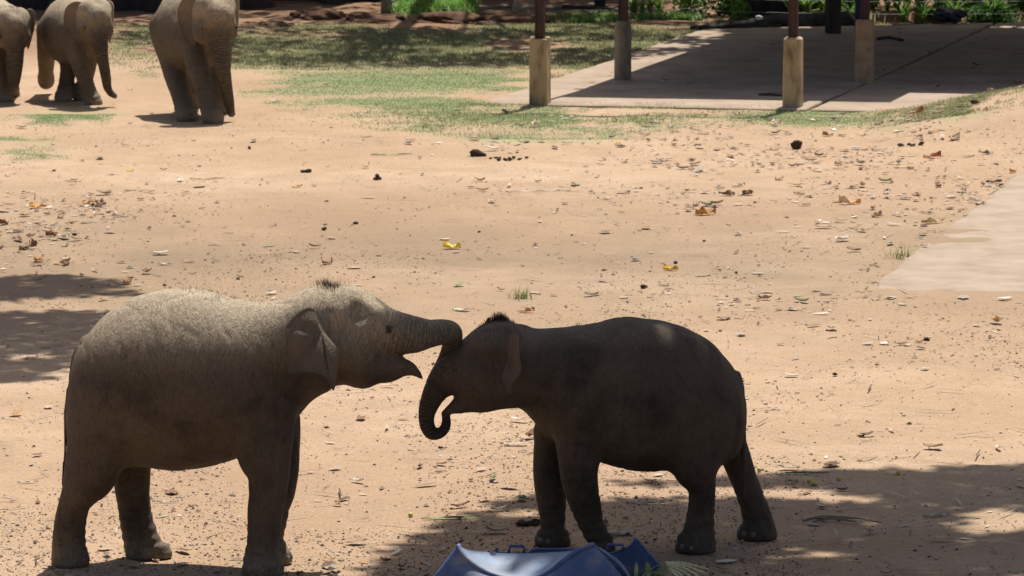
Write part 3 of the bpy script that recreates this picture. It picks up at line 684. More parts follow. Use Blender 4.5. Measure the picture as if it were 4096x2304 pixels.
el2 = [.31, .27, .24, .21, .19, .20, .22, .25, .28, .32, .38, .43, .47, .49, .48, .46, .42, .36]
tail2 = [(1690, 440, 24, 0), (1712, 520, 20, .0), (1720, 620, 17, .0), (1722, 740, 15, .01), (1726, 860, 14, .02), (1730, 960, 13, .03), (1728, 1040, 10, .04), (1724, 1075, 7, .04)]
def hair2(B, T, K, KH):
    out = []
    for i in range(560):
        if i < 430: cx = random.gauss(850, 75); d = Vector((random.uniform(-.1, .45), random.uniform(-.3, .3), 1)).normalized(); ln = random.uniform(.022, .05) * (1.2 if 800 < cx < 920 else .8)
        else: cx = random.uniform(600, 1180); d = Vector((.3, random.uniform(-.4, .4), 1)).normalized(); ln = random.uniform(.008, .02)
        p, _ = T.p(*KH(cx, 200)); y = random.gauss(0, .022) + .1; z = topskin(B, p[0], y)
        out.append(((p[0], y, z - .005), tuple(d), ln, .0011))
    return out
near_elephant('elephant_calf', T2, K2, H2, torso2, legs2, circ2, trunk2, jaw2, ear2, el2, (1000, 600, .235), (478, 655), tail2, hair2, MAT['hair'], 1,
              'smaller dark calf with curled trunk standing in shade behind the blue cut drum', .10, dents=((640, 520, .045, .055), (830, 560, .05, .06), (430, 790, .05, .05)), dusty_lit=-.85)

# ---- calves walking up from behind
def walking_elephant(O, a, S, feet, head, trunk, label, h=.016, tail_side=.0, width=1.0, ear_flare=.16):
    """feet: list of (q contact x, y, lift, hind?, side, tilt); head: (X, Z, yaw, pitch); trunk: points relative to head in head frame"""
    T = Trace(O, a); root = empty('elephant_calf', (O.x, O.y, 0), a, label=label, cat='elephant', group='elephant calves on the dirt')
    B = Body((-1.0, -.75, -.06), (1.75, .75, 1.75 * S / 1.0), h)
    st = [(-.62, 1.10, .86, .05), (-.58, 1.18, .72, .16), (-.5, 1.28, .60, .25), (-.38, 1.36, .54, .32), (-.2, 1.42, .51, .365), (0, 1.44, .51, .385), (.2, 1.41, .53, .37), (.36, 1.38, .58, .33), (.5, 1.38, .68, .27), (.62, 1.38, .82, .22), (.72, 1.36, .92, .17)]
    B.loft([(x * S, t * S, b * S, ww * S * width) for x, t, b, ww in st], .03)
    fl = []
    for (fx, fy, lift, hind, side, bend) in feet:
        gxl, gyl = T.ground(fx, fy); top = np.array([(-.40 if hind else .40), side * .19, .95 if hind else .98]) * S; ft = np.array([gxl, gyl, lift])
        knee = top * .45 + ft * .55 + np.array([bend, 0, 0]); up = top * .72 + ft * .28 + np.array([bend * .6, 0, 0]); an = top * .12 + ft * .88 + np.array([0, 0, .02])
        r = np.array([.19, .165, .118, .098, .112]) * S if hind else np.array([.165, .145, .112, .10, .112]) * S
        B.chain([top, up, knee, an, ft + np.array([0, 0, .05])], r, .06, [.85, .85, 1, 1, 1], 5)
        B.chain([an, ft + np.array([.02, 0, .03])], [.1 * S, .118 * S], .03); fl.append((ft[0] + .015, ft[1], .115 * S, 0))
    hx, hz, yaw, pitch, hy = head
    M = Matrix.Translation((hx, hy, hz)) @ Matrix.Rotation(yaw, 4, 'Z') @ Matrix.Rotation(pitch, 4, 'Y')
    hp = lambda x, y, z: np.array(M @ Vector((x * S, y * S, z * S)))
    for s in (-1, 1):
        B.ball(hp(-.02, .075 * s, .13), .155 * S, .05); B.ball(hp(.09, .085 * s, .02), .125 * S, .05); B.ball(hp(.02, .105 * s, -.14), .15 * S, .06)
        B.ball(hp(.135, .10 * s, -.01), .055 * S, .05)
    for s in (-1, 1): B.ball(hp(.175, .092 * s, .015), .042 * S, .03)
    B.ball(hp(.07, 0, .06), .165 * S, .05, 1.1); B.ball(hp(.12, 0, -.12), .15 * S, .05); B.ball(hp(-.12, 0, .0), .2 * S, .1, 1.1)
    B.chain([hp(.02, 0, -.25), hp(.10, 0, -.30), hp(.16, 0, -.36)], [.10 * S, .075 * S, .03 * S], .04)
    for s in (-1, 1):
        B.dent(hp(.13, .235 * s, .05), .07 * S, .04); B.dent(hp(.245, .115 * s, -.07), .05 * S, .03)
    B.dent(hp(.10, 0, .30), .05 * S, .05); B.dent(hp(.30, 0, .10), .06 * S, .05)
    TQ = B.chain([hp(*t[:3]) for t in trunk], [t[3] * S for t in trunk], .04, 1.0, 6)
    B.chain(np.array([(-.6, 0, 1.12), (-.68, tail_side * .5, 1.0), (-.70, tail_side, .8), (-.69, tail_side * 1.2, .55)]) * S, [.03 * S, .025 * S, .018 * S, .014], .02)
    ears = []
    for s in (-1, 1):
        pts = [(-.03, .15, .24), (-.10, .19, .24), (-.18, .24, .17), (-.23, .25, .05), (-.22, .25, -.08), (-.16, .24, -.17), (-.08, .22, -.27), (-.03, .20, -.33), (0, .185, -.25), (.01, .17, -.1), (.01, .16, .06), (0, .15, .18)]; pts = [(x * 1.05, y + .005 + .2 * max(0, -x), z) for x, y, z in pts]
        P = np.array([(x, s * (y + ear_flare * max(0, -x)), z) for x, y, z in pts])
        V, F = ear_shell([(p[0], p[2]) for p in P * S], (-.04 * S, -.0 * S, s * .18 * S), P[:, 1] * S, curl=.012)
        V = np.array([M @ Vector(v) for v in V]); ears.append((V, F))
    eyes = []
    Mi = M.inverted(); R3 = np.array(M.to_3x3())
    for s in (-1, 1):
        for t in np.arange(.35, .02, -.004):
            p = np.array(M @ Vector((.13 * S, s * t * S, -.075 * S)))
            if B.at(p) < 0: eyes.append((p[0], p[1] - .004 * s, p[2], .016 * S)); break
    hair = []
    for i in range(160):
        p = hp(random.gauss(-.02, .06), random.gauss(0, .05), .2); z = topskin(B, p[0], p[1]); hair.append(((p[0], p[1], z - .005), (random.uniform(-.3, .3), random.uniform(-.3, .3), .9), random.uniform(.02, .04), .001))
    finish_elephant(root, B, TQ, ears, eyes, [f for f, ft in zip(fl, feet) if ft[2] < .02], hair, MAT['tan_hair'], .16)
    return root
K3 = crop(0, 0, 2571 / 1100)
def k3(cx, cy): return K3(cx, cy)
hang = [(.10, 0, -.12, .14), (.20, .01, -.27, .105), (.25, .02, -.42, .088), (.27, .05, -.58, .078), (.27, .085, -.74, .070), (.265, .115, -.86, .060), (.27, .135, -.95, .05), (.29, .145, -1.0, .044)]
walking_elephant(gp(*k3(1800, 1080)), R(-67), .97, [(*k3(1750, 1128), 0, True, -1, -.02), (*k3(1800, 1010), 0, True, 1, 0), (*k3(1990, 1160), .03, False, -1, .03), (*k3(2060, 1060), 0, False, 1, 0)],
                 (.84, 1.10, R(-2), R(10), -.03), hang, 'calf walking toward the dirt clearing with one forefoot lifted, ahead of the other two walkers', tail_side=-.1)
walking_elephant(gp(*k3(680, 950)), R(-65), .82, [(*k3(425, 880), .12, True, -1, -.02), (*k3(590, 955), 0, True, 1, 0), (*k3(870, 990), 0, False, -1, .03), (*k3(760, 945), .03, False, 1, 0)],
                 (.73, .955, R(0), R(7), .01), hang[:5] + [(.255, .11, -.86, .058), (.27, .15, -.94, .048), (.31, .20, -.98, .042)], 'grey calf walking between two other calves, trunk tip flicked outward above the dirt')
walking_elephant(gp(*k3(-50, 930)), R(-66), .80, [(*k3(-200, 950), 0, True, -1, 0), (*k3(-90, 880), 0, True, 1, 0), (*k3(50, 955), 0, False, -1, .03), (*k3(105, 905), 0, False, 1, 0)],
                 (.62, .84, R(-6), R(16), .03), [(.10, 0, -.12, .15), (.19, 0, -.27, .125), (.22, 0, -.42, .115), (.22, 0, -.56, .105), (.19, 0, -.68, .095), (.14, 0, -.76, .085), (.08, 0, -.79, .06)], 'smallest calf with thick lowered trunk curled under, walking beside the big dark tree')

# ------------------------------------------------------------------ trees: trunks outside the view, crowns that shade the ground
def leaf_cards(P, size, cols, name, mat, parent=None, up=.35, **kw):
    """diamond leaves, folded along the midrib"""
    n = len(P); d = rng.normal(size=(n, 3)); d[:, 2] *= up; d /= np.linalg.norm(d, axis=1)[:, None]
    s = np.cross(d, rng.normal(size=(n, 3))); s /= np.linalg.norm(s, axis=1)[:, None] + 1e-9; nn = np.cross(d, s)
    L = (size * rng.uniform(.7, 1.3, n))[:, None]; W = L * rng.uniform(.24, .36, n)[:, None]
    V = np.stack([P, P + d * L * .5 + s * W + nn * W * .3, P + d * L, P + d * L * .5 - s * W + nn * W * .3], 1).reshape(-1, 3)
    k = 4 * np.arange(n)[:, None]; F = np.concatenate([k + [[0, 1, 2]], k + [[0, 2, 3]]])
    return mesh_np(name, V, F, mat, parent, smooth=False, col=np.repeat(cols, 4, 0), **kw)
def leafcols(n, lo=(.035, .075, .018), hi=(.10, .17, .04)):
    t = rng.random((n, 1)); return np.array(lo) * (1 - t) + np.array(hi) * t
def crown_points(poly, n, zlo, zhi, gap, scale, seed, stretch=1.0, holes=()):
    poly = np.array(poly); lo, hi = poly.min(0), poly.max(0); out = []
    m = n * 6; x = rng.uniform(lo[0], hi[0], m); y = rng.uniform(lo[1], hi[1], m); ok = inside(poly, x, y)
    nz = fbm(x * stretch, y, scale, seed, 3); ok &= nz > gap
    for (hx_, hy_, ra, rb) in holes: ok &= ((x - hx_) / ra) ** 2 + ((y - hy_) / rb) ** 2 > 1
    x, y = x[ok][:n], y[ok][:n]; z = rng.uniform(zlo, zhi, len(x)) + (fbm(x, y, .5, seed + 4) - .5) * 1.2
    return np.stack([x + SH.x * z, y + SH.y * z, z], 1)
def shade_tree(base, poly, n, zlo, zhi, gap, scale, seed, size, label, r0=.28, stretch=1.0, limbs=9, mat='bark', holes=()):
    P = crown_points(poly, n, zlo, zhi, gap, scale, seed, stretch, holes)
    root = empty('shade_tree', (base[0], base[1], 0), label=label, cat='tree', group='spreading shade trees around the clearing')
    mb = MB(); b = np.array([base[0], base[1], -.1]); fork = b + np.array([0, 0, zlo * .62])
    mb.tube(spline([b, b + [0, 0, .35], b + [.06, -.05, zlo * .3], fork], 4), np.linspace(1, .62, 13) * r0 * np.concatenate([[1.5, 1.35, 1.2, 1.1], np.ones(9)]), 12, .06)
    for k in range(limbs):
        t = P[rng.integers(len(P))] - [0, 0, .3]; m_ = fork * .5 + t * .5 + [0, 0, .35]
        mb.tube(spline([fork - [0, 0, .15], m_, t], 5), np.linspace(.5, .08, 11) * r0, 7)
        for q in range(3):
            near = P[np.argsort(np.linalg.norm(P - t, axis=1) + rng.random(len(P)) * 1.5)[q * 7]]
            mb.tube(spline([m_ * .4 + t * .6, (m_ + near) * .5, near], 3), np.linspace(.18, .04, 7) * r0, 5)
    o = mb.build('trunk', MAT[mat]); part_local(o, root)
    part_local(leaf_cards(P, np.full(len(P), size), leafcols(len(P)), 'crown', MAT['leaf']), root)
    return root
nearpoly = U((900, 1480), (1010, 1385), (1140, 1322), (1280, 1262), (1480, 1222), (1750, 1205), (2000, 1190), (2300, 1182), (2650, 1175), (3300, 1185)) + [(7.5, 24), (7.0, 17.5), (-1.2, 17.5)]
_q = T2.p(*K2(1335, 235), .14)[0]; rp = T2.O + T2.h * float(_q[0]) + T2.l * .14; rp.z = float(_q[2])
shade_tree((6.6, 28.6), nearpoly, 60000, 8.6, 11.0, .33, 1.5, 2, .17, 'tall shade tree rooted beside the dirt, its crown over the smaller calf', .3, stretch=.6, holes=[(-.22, 22.68, .44, .27), (rp.x - SH.x * rp.z, rp.y - SH.y * rp.z, .12, .12)])
leftpoly = U((-1500, 690), (60, 692), (260, 706), (345, 742), (330, 800), (240, 855), (180, 905), (110, 955), (-1500, 965))
shade_tree((-7.0, 36.2), leftpoly, 14000, 8.0, 10.0, .42, 1.0, 12, .18, 'shade tree left of the clearing casting a ragged patch of shade', .26, stretch=.45)
farL = U((-1700, 62), (60, 70), (300, 112), (450, 150), (620, 166), (900, 168)) + [(-1.75, 61.2), (-1.75, 80), (-16, 80)]
farM = U((820, 168), (1100, 165), (1340, 166), (1450, 172), (1600, 148), (1800, 124), (1960, 100)) + [(3.0, 62.4), (2.2, 62.4), (2.0, 80), (-.5, 80), (-.5, 61.4), (-2.2, 61.2)]
farR = U((1850, 112), (2100, 98), (2400, 112), (2800, 122), (3600, 110)) + [(17, 62.2), (3.0, 62.2)]
shade_tree((-5.6, 65.6), farL, 15500, 6.0, 10.0, .33, 1.2, 22, .26, 'huge dark buttressed tree behind the walking calves', .75, stretch=.5)
shade_tree((-.4, 69.8), farM, 9000, 6.0, 9.5, .37, 1.2, 31, .26, 'leafy tree behind the wire fence', .4, stretch=.5)
shade_tree((8.2, 69.5), farR, 28000, 6.0, 9.5, .34, 1.2, 43, .26, 'leafy tree standing over the maize bank', .4, stretch=.5)

# buttress roots of the big tree, and an added dark trunk standing in for deep shade
def butt(bx, by, r, n, seed, name, label):
    rd = random.Random(seed); seg = 60; V = []; zs = [-.15, .1, .35, .8, 1.6, 2.8, 4.2]
    for z in zs:
        for k in range(seg):
            t = 2 * math.pi * k / seg; f = max(0, math.cos(t * n / 1.0 + seed)) ** 2
            rr = r * (.55 + .75 * f * math.exp(-max(z, 0) / .9) + .12 * math.exp(-max(z, 0))) * (1 + .05 * math.sin(5 * t + z))
            V.append((bx + math.cos(t) * rr, by + math.sin(t) * rr, z))
    F = [[i * seg + k, i * seg + (k + 1) % seg, (i + 1) * seg + (k + 1) % seg, (i + 1) * seg + k] for i in range(len(zs) - 1) for k in range(seg)]
    F.append([(len(zs) - 1) * seg + k for k in range(seg)])
    return MB().add(V, F)
o = butt(-5.6, 65.6, 1.75, 7, 1, '', ''); big = [x for x in bpy.data.objects if x.name.startswith('shade_tree') and abs(x.location.x + 5.6) < .1][0]
part_local(o.build('buttress_root', MAT['darkwood']), big)
sr = empty('tree_stump', (3.65, 64.2, 0), label='broad dark tree stump behind the charred log', cat='stump')
part_local(butt(3.65, 64.2, .55, 5, 4, '', '').build('stump_wood', MAT['darkwood']), sr)
st2 = empty('shade_filler', (-2.7, 67.6, 0), label='added broad dark trunk standing for deep shade beyond the red soil', cat='tree')
part_local(butt(-2.7, 67.6, 1.5, 6, 9, '', '').build('trunk', MAT['darkwood']), st2)

# ------------------------------------------------------------------ fence, posts and things lying at the back
def thing(name, mb, mat, label, cat, group=None, smooth=True):
    V = np.concatenate(mb.V); c = V.mean(0); c[2] = V[:, 2].min(); mb.V = [V - c]
    o = mb.build(name, MAT[mat], smooth=smooth, label=label, cat=cat, group=group); o.location = c; return o
fa, fb, fc = gp(1545, 62), Vector((3.0, 62.9, 0)), Vector((9.0, 62.4, .1))
fr = empty('wire_fence', (fa.x, fa.y, 0), label='thin wire fence strung in front of the undergrowth', cat='fence')
for p, rr, hh, m in ((fa, .075, 1.5, 'greybark'), (fb + Vector((1.25, 1.5, 0)), .05, 1.5, 'darkwood'), (fc, .06, 1.5, 'darkwood')):
    mb = MB(); mb.tube([(p.x, p.y, -.2), (p.x + .01, p.y, .4), (p.x, p.y + .01, 1.0), (p.x, p.y, hh)], [rr * 1.1, rr, rr, rr * .9], 12, .05); part_local(mb.build('post', MAT[m]), fr)
for z in (.13, .30, .55, .85):
    pts = []
    for a, b in ((fa, fb), (fb, fc)):
        for t in np.linspace(0, 1, 9)[:-1]: q = a.lerp(b, t); pts.append((q.x, q.y - .08, z + .06 * t - .05 * math.sin(math.pi * t)))
    pts.append((fc.x, fc.y - .08, z)); mb = MB().tube(pts, .0035, 5); part_local(mb.build('wire', MAT['wire']), fr)
for p in (gp(1571, 38), gp(1573, 10)):
    mb = MB(); q = fa + Vector((.085, -.05, .10 if p.y < 64.5 else .21)); mb.tube([(q.x - .03, q.y, q.z), (q.x - .01, q.y, q.z), (q.x + .02, q.y, q.z), (q.x + .035, q.y, q.z)], [.012, .024, .026, .014], 10)
    part_local(mb.build('insulator', MAT['white']), fr)
# second weathered post in shadow, thick dark post and blue pipe by the pad
p = gp(3332, 124, .05); thing('dark_post', MB().box((p.x, p.y, .9), (.185, .17, 1.9), .2, bev=.02), 'darkwood', 'thick square dark timber post standing at the back of the pad', 'post', smooth=False)
p = gp(3430, 110, .05); thing('blue_pipe', MB().tube([(p.x, p.y, .0), (p.x, p.y, .6), (p.x + .01, p.y, 2.4)], .036, 12), 'pipe', 'upright blue grey pipe behind the reddish plinth', 'pipe')
def lump(c, size, seed, n=3, rough=.25, flat=1.0):
    bm = bmesh.new(); bmesh.ops.create_icosphere(bm, subdivisions=n, radius=1); rd = np.random.default_rng(seed); off = rd.random(3) * 9; V = []
    for v in bm.verts:
        x, y, z = v.co; k = 1 + rough * (fbm(x * 1.5 + off[0] + z, y * 1.5 + off[1] + z * .7, 1.0, seed % 40, 3) - .5) * 2
        V.append((c[0] + x * k * size[0], c[1] + y * k * size[1], c[2] + z * k * size[2] * flat))
    F = [[v.index for v in f.verts] for f in bm.faces]; bm.free(); return V, F
def heap(qx, qy, wd, dp, ht, seed, label):
    g = gp(qx, qy); mb = MB(); mb.add(*lump((0, 0, 0), (wd, dp, ht), seed, 4, .5)); rd = random.Random(seed)
    for k in range(int(26 * wd)):
        a = rd.uniform(0, 6.28); q = rd.random() ** .5; x, y = math.cos(a) * q * wd * 1.15, math.sin(a) * q * dp * 1.1; z = ht * math.sqrt(max(0, 1 - min(q, 1) ** 2)) * .9
        s_ = rd.uniform(.02, .06); mb.add(*lump((x, y, z), (s_ * 1.3, s_, s_ * .8), seed * 31 + k, 1, .5))
    o = mb.build('soil_heap', MAT['redsoil'], label=label, cat='soil heap', group='dug red soil along the fence'); o.location = (g.x, g.y, float(gz(g.x, g.y)) - .02); return o
heap(1270, 74, .34, .5, .14, 3, 'low dark red soil heap nearest the buttressed tree')
heap(1490, 84, .42, .45, .09, 5, 'flat red soil heap at the foot of the fence post')
heap(1790, 92, .42, .5, .13, 8, 'dark clod covered soil heap beside the green weeds')
heap(2020, 98, .44, .5, .12, 11, 'red soil heap strewn with clods in front of the pale stone')
heap(1085, 112, .35, .4, .07, 14, 'low trampled red soil patch behind the leading walking calf')
heap(2230, 82, .4, .35, .09, 17, 'small red soil heap right of the brown steel post')
g = gp(2068, 66); V, F = lump((0, 0, .05), (.06, .06, .085), 5, 3, .35); thing('stone', MB().add(V, F), 'stone', 'pale upright stone beside the wooden poles', 'stone').location = (g.x, g.y, .05)
for (a, b, r_, m, nm, lb, cat) in (((1915, 60), (2052, 47), .028, 'greybark', 'wooden_pole', 'grey wooden pole lying left of the pale stone', 'pole'), ((2080, 62), (2145, 58), .04, 'stone', 'wooden_block', 'pale squared timber lying right of the pale stone', 'timber'),
                                   ((2180, 50), (2300, 44), .03, 'greybark', 'plank', 'brown plank lying behind the brown steel post', 'plank'), ((2254, 56), (2485, 72), .03, 'blackpl', 'black_pipe', 'dark plastic pipe lying along the soil behind the round plinth', 'pipe'),
                                   ((2335, 64), (2385, 88), .02, 'greybark', 'fallen_branch', 'crooked pale branch leaning off the dark pipe', 'branch')):
    A, Bp = gp(*a), gp(*b); z0 = float(gz((A.x + Bp.x) / 2, (A.y + Bp.y) / 2)) + r_ + .05
    thing(nm, MB().tube(spline([(A.x, A.y, z0), ((A.x + Bp.x) / 2, (A.y + Bp.y) / 2, z0 + .015), (Bp.x, Bp.y, z0)], 4), r_, 10, .04), m, lb, cat)
g = gp(2400, 58); thing('bucket', MB().tube([(g.x, g.y, .04), (g.x, g.y, .06), (g.x, g.y, .2), (g.x, g.y, .215)], [.068, .07, .085, .088], 18), 'blackpl', 'small black plastic bucket behind the dark pipe', 'bucket')
g = gp(2528, 75); mb = MB(); mb.tube([(g.x + .035 * math.cos(t), g.y, .06 + .035 * math.sin(t)) for t in np.linspace(0, 6.28, 17)], .013, 8, cap=False); thing('white_ring', mb, 'white', 'small white ring beside the round plinth', 'ring')
# charred log
LG = [gp(2765, 118), gp(2860, 112), gp(2960, 108), gp(3060, 106), gp(3160, 106), gp(3260, 108), gp(3350, 100), gp(3440, 92)]
lr = [.028, .05, .062, .085, .105, .125, .12, .09]
lg = empty('charred_log', (LG[3].x, LG[3].y, 0), label='long charred tree trunk fallen along the back edge of the pad', cat='log')
part_local(MB().tube(spline([(p.x, p.y, r_ * .9 + float(gz(p.x, p.y))) for p, r_ in zip(LG, lr)], 4), spline(np.column_stack([lr, lr]), 4)[:, 0], 16, .09).build('log_wood', MAT['charred']), lg)
p = gp(3035, 80, .1); part_local(MB().add(*lump((p.x, p.y - .1, .14), (.05, .02, .03), 7, 2, .4)).build('lichen_patch', MAT['white']), lg)
A = gp(3380, 62, .12); Bp = gp(3428, 92, .05); thing('fallen_branch', MB().tube(spline([(A.x, A.y, .25), (A.x * .5 + Bp.x * .5, (A.y + Bp.y) / 2, .14), (Bp.x, Bp.y, .06)], 4), .016, 8), 'greybark', 'thin pale stick leaning from the charred log to the reddish plinth', 'branch')
A, Bp = gp(3035, 382, .06), gp(3130, 384, .06); thing('stick', MB().tube(spline([(A.x, A.y, .07), (.5 * (A.x + Bp.x), A.y - .03, .075), (Bp.x, Bp.y, .065)], 4), [.012, .013, .015, .016, .017, .016, .014, .013, .012], 8, .1), 'darkwood', 'short dark stick on the pad beside the chamfered plinth', 'stick')
A, Bp = gp(3510, 158, .06), gp(3610, 162, .06); thing('stick', MB().tube(spline([(A.x, A.y, .07), (.5 * (A.x + Bp.x), A.y + .1, .075), (Bp.x, Bp.y, .065)], 4), .02, 8, .1), 'darkwood', 'dark branch on the shaded pad right of the reddish plinth', 'stick')
g = gp(3605, 103, .06); thing('plank', MB().box((g.x, g.y, .085), (.24, .12, .02), .15, tilt=Matrix.Rotation(.12, 4, 'X')), 'redplinth', 'short brown plank lying near the far edge of the pad', 'plank', smooth=False)
V, F = lump((0, 0, .05), (.22, .16, .10), 23, 4, .6); thing('crumpled_sheet', MB().add(V, F), 'blackpl', 'crumpled dark sheet heaped below the maize bank', 'sheet').location = tuple(gp(3800, 92, .03))

# ------------------------------------------------------------------ green things at the back
def blades(P, L, W, lean, cols, name, mat, segs=3, parent=None, yaw=None, droop=1.0, **kw):
    """curved tapering blades from points P"""
    n = len(P); th = rng.uniform(0, 2 * np.pi, n) if yaw is None else yaw; d = np.stack([np.cos(th), np.sin(th), np.zeros(n)], 1); s = np.stack([-np.sin(th), np.cos(th), np.zeros(n)], 1)
    rows = []
    for i in range(segs + 1):
        t = i / segs; c = P + d * (L * lean * t ** 1.5)[:, None] + np.array([0, 0, 1]) * (L * (t - droop * lean * .55 * t * t))[:, None]
        wv = (W * (1 - t) ** .7 * (1 if i else .8))[:, None] if i < segs else W[:, None] * .02
        rows += [c - s * wv, c + s * wv]
    V = np.stack(rows, 1).reshape(-1, 3); k = (2 * (segs + 1)) * np.arange(n)[:, None]
    F = np.concatenate([k + [[2 * i, 2 * i + 1, 2 * i + 3, 2 * i + 2]] for i in range(segs)])
    return mesh_np(name, V, F, mat, parent, smooth=True, col=np.repeat(cols, 2 * (segs + 1), 0), **kw)
def maize(seed):
    r = np.random.default_rng(seed); n = 18; P = np.zeros((n, 3)); P[:, 2] = r.uniform(0, .18, n); P[:, :2] = r.normal(0, .015, (n, 2))
    t = r.random((n, 1)); c = np.array((.06, .17, .025)) * (1 - t) + np.array((.22, .36, .07)) * t
    root = bpy.data.objects.new('maize_plant', None); COL.objects.link(root)
    blades(P, r.uniform(.3, .6, n), r.uniform(.018, .032, n), r.uniform(.5, 1.0, n), c, 'leaf_blade', MAT['leaf'], 6, root, droop=1.25)
    MB().tube([(0, 0, -.1), (.005, 0, .2), (0, 0, .5)], [.014, .012, .006], 7).build('stalk', MAT['leaf'], root)
    return root
def copy_tree(o, parent=None):
    c = o.copy(); COL.objects.link(c); c.parent = parent
    for ch in list(o.children): copy_tree(ch, c)
    return c
protos = [maize(s) for s in (1, 2, 3)]; used = [0, 0, 0]
def put_maize(x, y, s, label, group):
    k = random.randrange(3); o = protos[k] if not used[k] else copy_tree(protos[k]); used[k] = 1
    o.location = (x, y, float(gz(x, y)) - .02); o.rotation_euler = (0, 0, random.uniform(0, 6.28)); o.scale = (s,) * 3
    o['label'] = label; o['category'] = 'maize plant'; o['group'] = group
for (qx, qy, s) in ((2535, 76, 1.0), (2640, 70, .95), (2600, 62, .8), (2570, 66, .7)):
    g = gp(qx, qy); put_maize(g.x, g.y, s, 'young maize plant with arching blades behind the round plinth', 'maize plants by the fence')
for i in range(84):
    x = 3.95 + i * .05 + random.uniform(-.08, .08); y = random.uniform(62.75, 64.2)
    put_maize(x, y, random.uniform(.7, 1.1), 'young maize plant with bright broad blades in the row on the bank', 'maize row on the bank')
def bush(qx, qy, wd, dp, ht, n, size, lo, hi, label, grp=None):
    g = gp(qx, qy); root = empty('leafy_bush', (g.x, g.y, 0), label=label, cat='bush', group=grp)
    P = rng.normal(size=(n, 3)); P /= np.linalg.norm(P, axis=1)[:, None]; P *= rng.random((n, 1)) ** .4; P = P * [wd, dp, ht] + [0, 0, ht * .55]; P = P[P[:, 2] > 0]
    P *= 1 + .35 * (fbm(P[:, 0] * 3, P[:, 2] * 3 + P[:, 1], 1.0, n % 17)[:, None] - .5); leaf_cards(P, np.full(len(P), size), leafcols(len(P), lo, hi), 'foliage', MAT['leaf'], root, up=.6)
    mb = MB()
    for k in range(5): e = P[rng.integers(len(P))]; mb.tube([(0, 0, -.05), tuple(e * .5 + [0, 0, .03]), tuple(e)], [.012, .008, .003], 5)
    mb.build('stem', MAT['bark'], root)
bush(2760, 70, .28, .35, .5, 700, .075, (.04, .11, .02), (.16, .30, .06), 'leafy green bush right of the maize plants')
bush(2880, 62, .32, .35, .6, 800, .08, (.045, .12, .025), (.19, .34, .07), 'broad bright bush left of the dark stump')
bush(2960, 74, .14, .2, .2, 240, .06, (.08, .18, .03), (.25, .40, .07), 'small yellow green bush at the tip of the charred log')
bush(3275, 52, .22, .3, .5, 500, .08, (.05, .14, .03), (.22, .36, .09), 'pale leaved bush between the stump and the dark post')
bush(3400, 52, .22, .3, .5, 520, .08, (.05, .14, .03), (.22, .36, .09), 'pale leaved bush behind the blue grey pipe')
bush(3725, 80, .07, .08, .14, 60, .06, (.08, .2, .04), (.2, .38, .1), 'little green seedling on the slope below the maize')
bush(3960, 84, .35, .3, .14, 420, .09, (.03, .09, .02), (.08, .18, .04), 'low dark green bush at the foot of the maize bank')

# ------------------------------------------------------------------ grass
def zone(poly_u, n, thr, scale, seed, hgt, w_, lo, hi, dry=.15):
    poly = np.array(U(*poly_u)); a, b = poly.min(0), poly.max(0); m = n * 5; x = rng.uniform(a[0], b[0], m); y = rng.uniform(a[1], b[1], m)
    ok = rng.random(m) < zmask(poly, x, y, thr, scale, seed); x, y = x[ok][:n], y[ok][:n]; n = len(x)
    t = rng.random((n, 1)); c = np.array(lo) * (1 - t) + np.array(hi) * t
    dr = (rng.random(n) < dry)[:, None]; c = np.where(dr, np.array((.34, .27, .13)) * (.6 + .6 * t), c)
    return np.stack([x, y, gz(x, y) - .004], 1), hgt * rng.uniform(.5, 1.4, n), np.full(n, w_), rng.uniform(.3, 1.2, n), c
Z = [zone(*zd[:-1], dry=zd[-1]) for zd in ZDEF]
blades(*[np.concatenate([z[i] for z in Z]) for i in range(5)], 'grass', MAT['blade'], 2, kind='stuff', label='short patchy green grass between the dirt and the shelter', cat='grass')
W = [zone([(985, 50), (1180, 45), (1200, 18), (1000, 10)], 2600, .2, 1, 41, .24, .009, (.10, .24, .03), (.26, .46, .09), .05), zone([(1370, 62), (1560, 58), (1560, 45), (1380, 45)], 1500, .2, 1, 43, .14, .009, (.09, .20, .03), (.25, .40, .09), .1), zone([(1600, 55), (1760, 52), (1760, 40), (1600, 40)], 1500, .2, 1, 44, .14, .01, (.06, .15, .03), (.20, .34, .08), .1)]
blades(*[np.concatenate([z[i] for z in W]) for i in range(5)], 'tall_weeds', MAT['leaf'], 3, kind='stuff', label='bright green weeds growing under the wire fence', cat='weeds')
for (ux, uy, n, L_, sp, lb) in ((1312, 752, 60, .10, .035, 'small green grass tuft alone on the open dirt between the calves'), (2262, 652, 46, .12, .06, 'thin green grass tuft at the edge of the concrete path'), (2010, 268, 60, .10, .08, 'green grass tuft growing against the chamfered plinth')):
    g = gu(ux, uy); P = np.column_stack([rng.normal(0, sp, n), rng.normal(0, sp * .7, n), np.zeros(n)])
    t = rng.random((n, 1)); o = blades(P, L_ * rng.uniform(.6, 1.5, n), np.full(n, .003), rng.uniform(.3, 1.1, n), np.array((.10, .16, .03)) * (1 - t) + np.array((.26, .33, .08)) * t, 'grass_tuft', MAT['blade'], 4, label=lb, cat='grass tuft')
    o.location = (g.x, g.y, float(gz(g.x, g.y)))
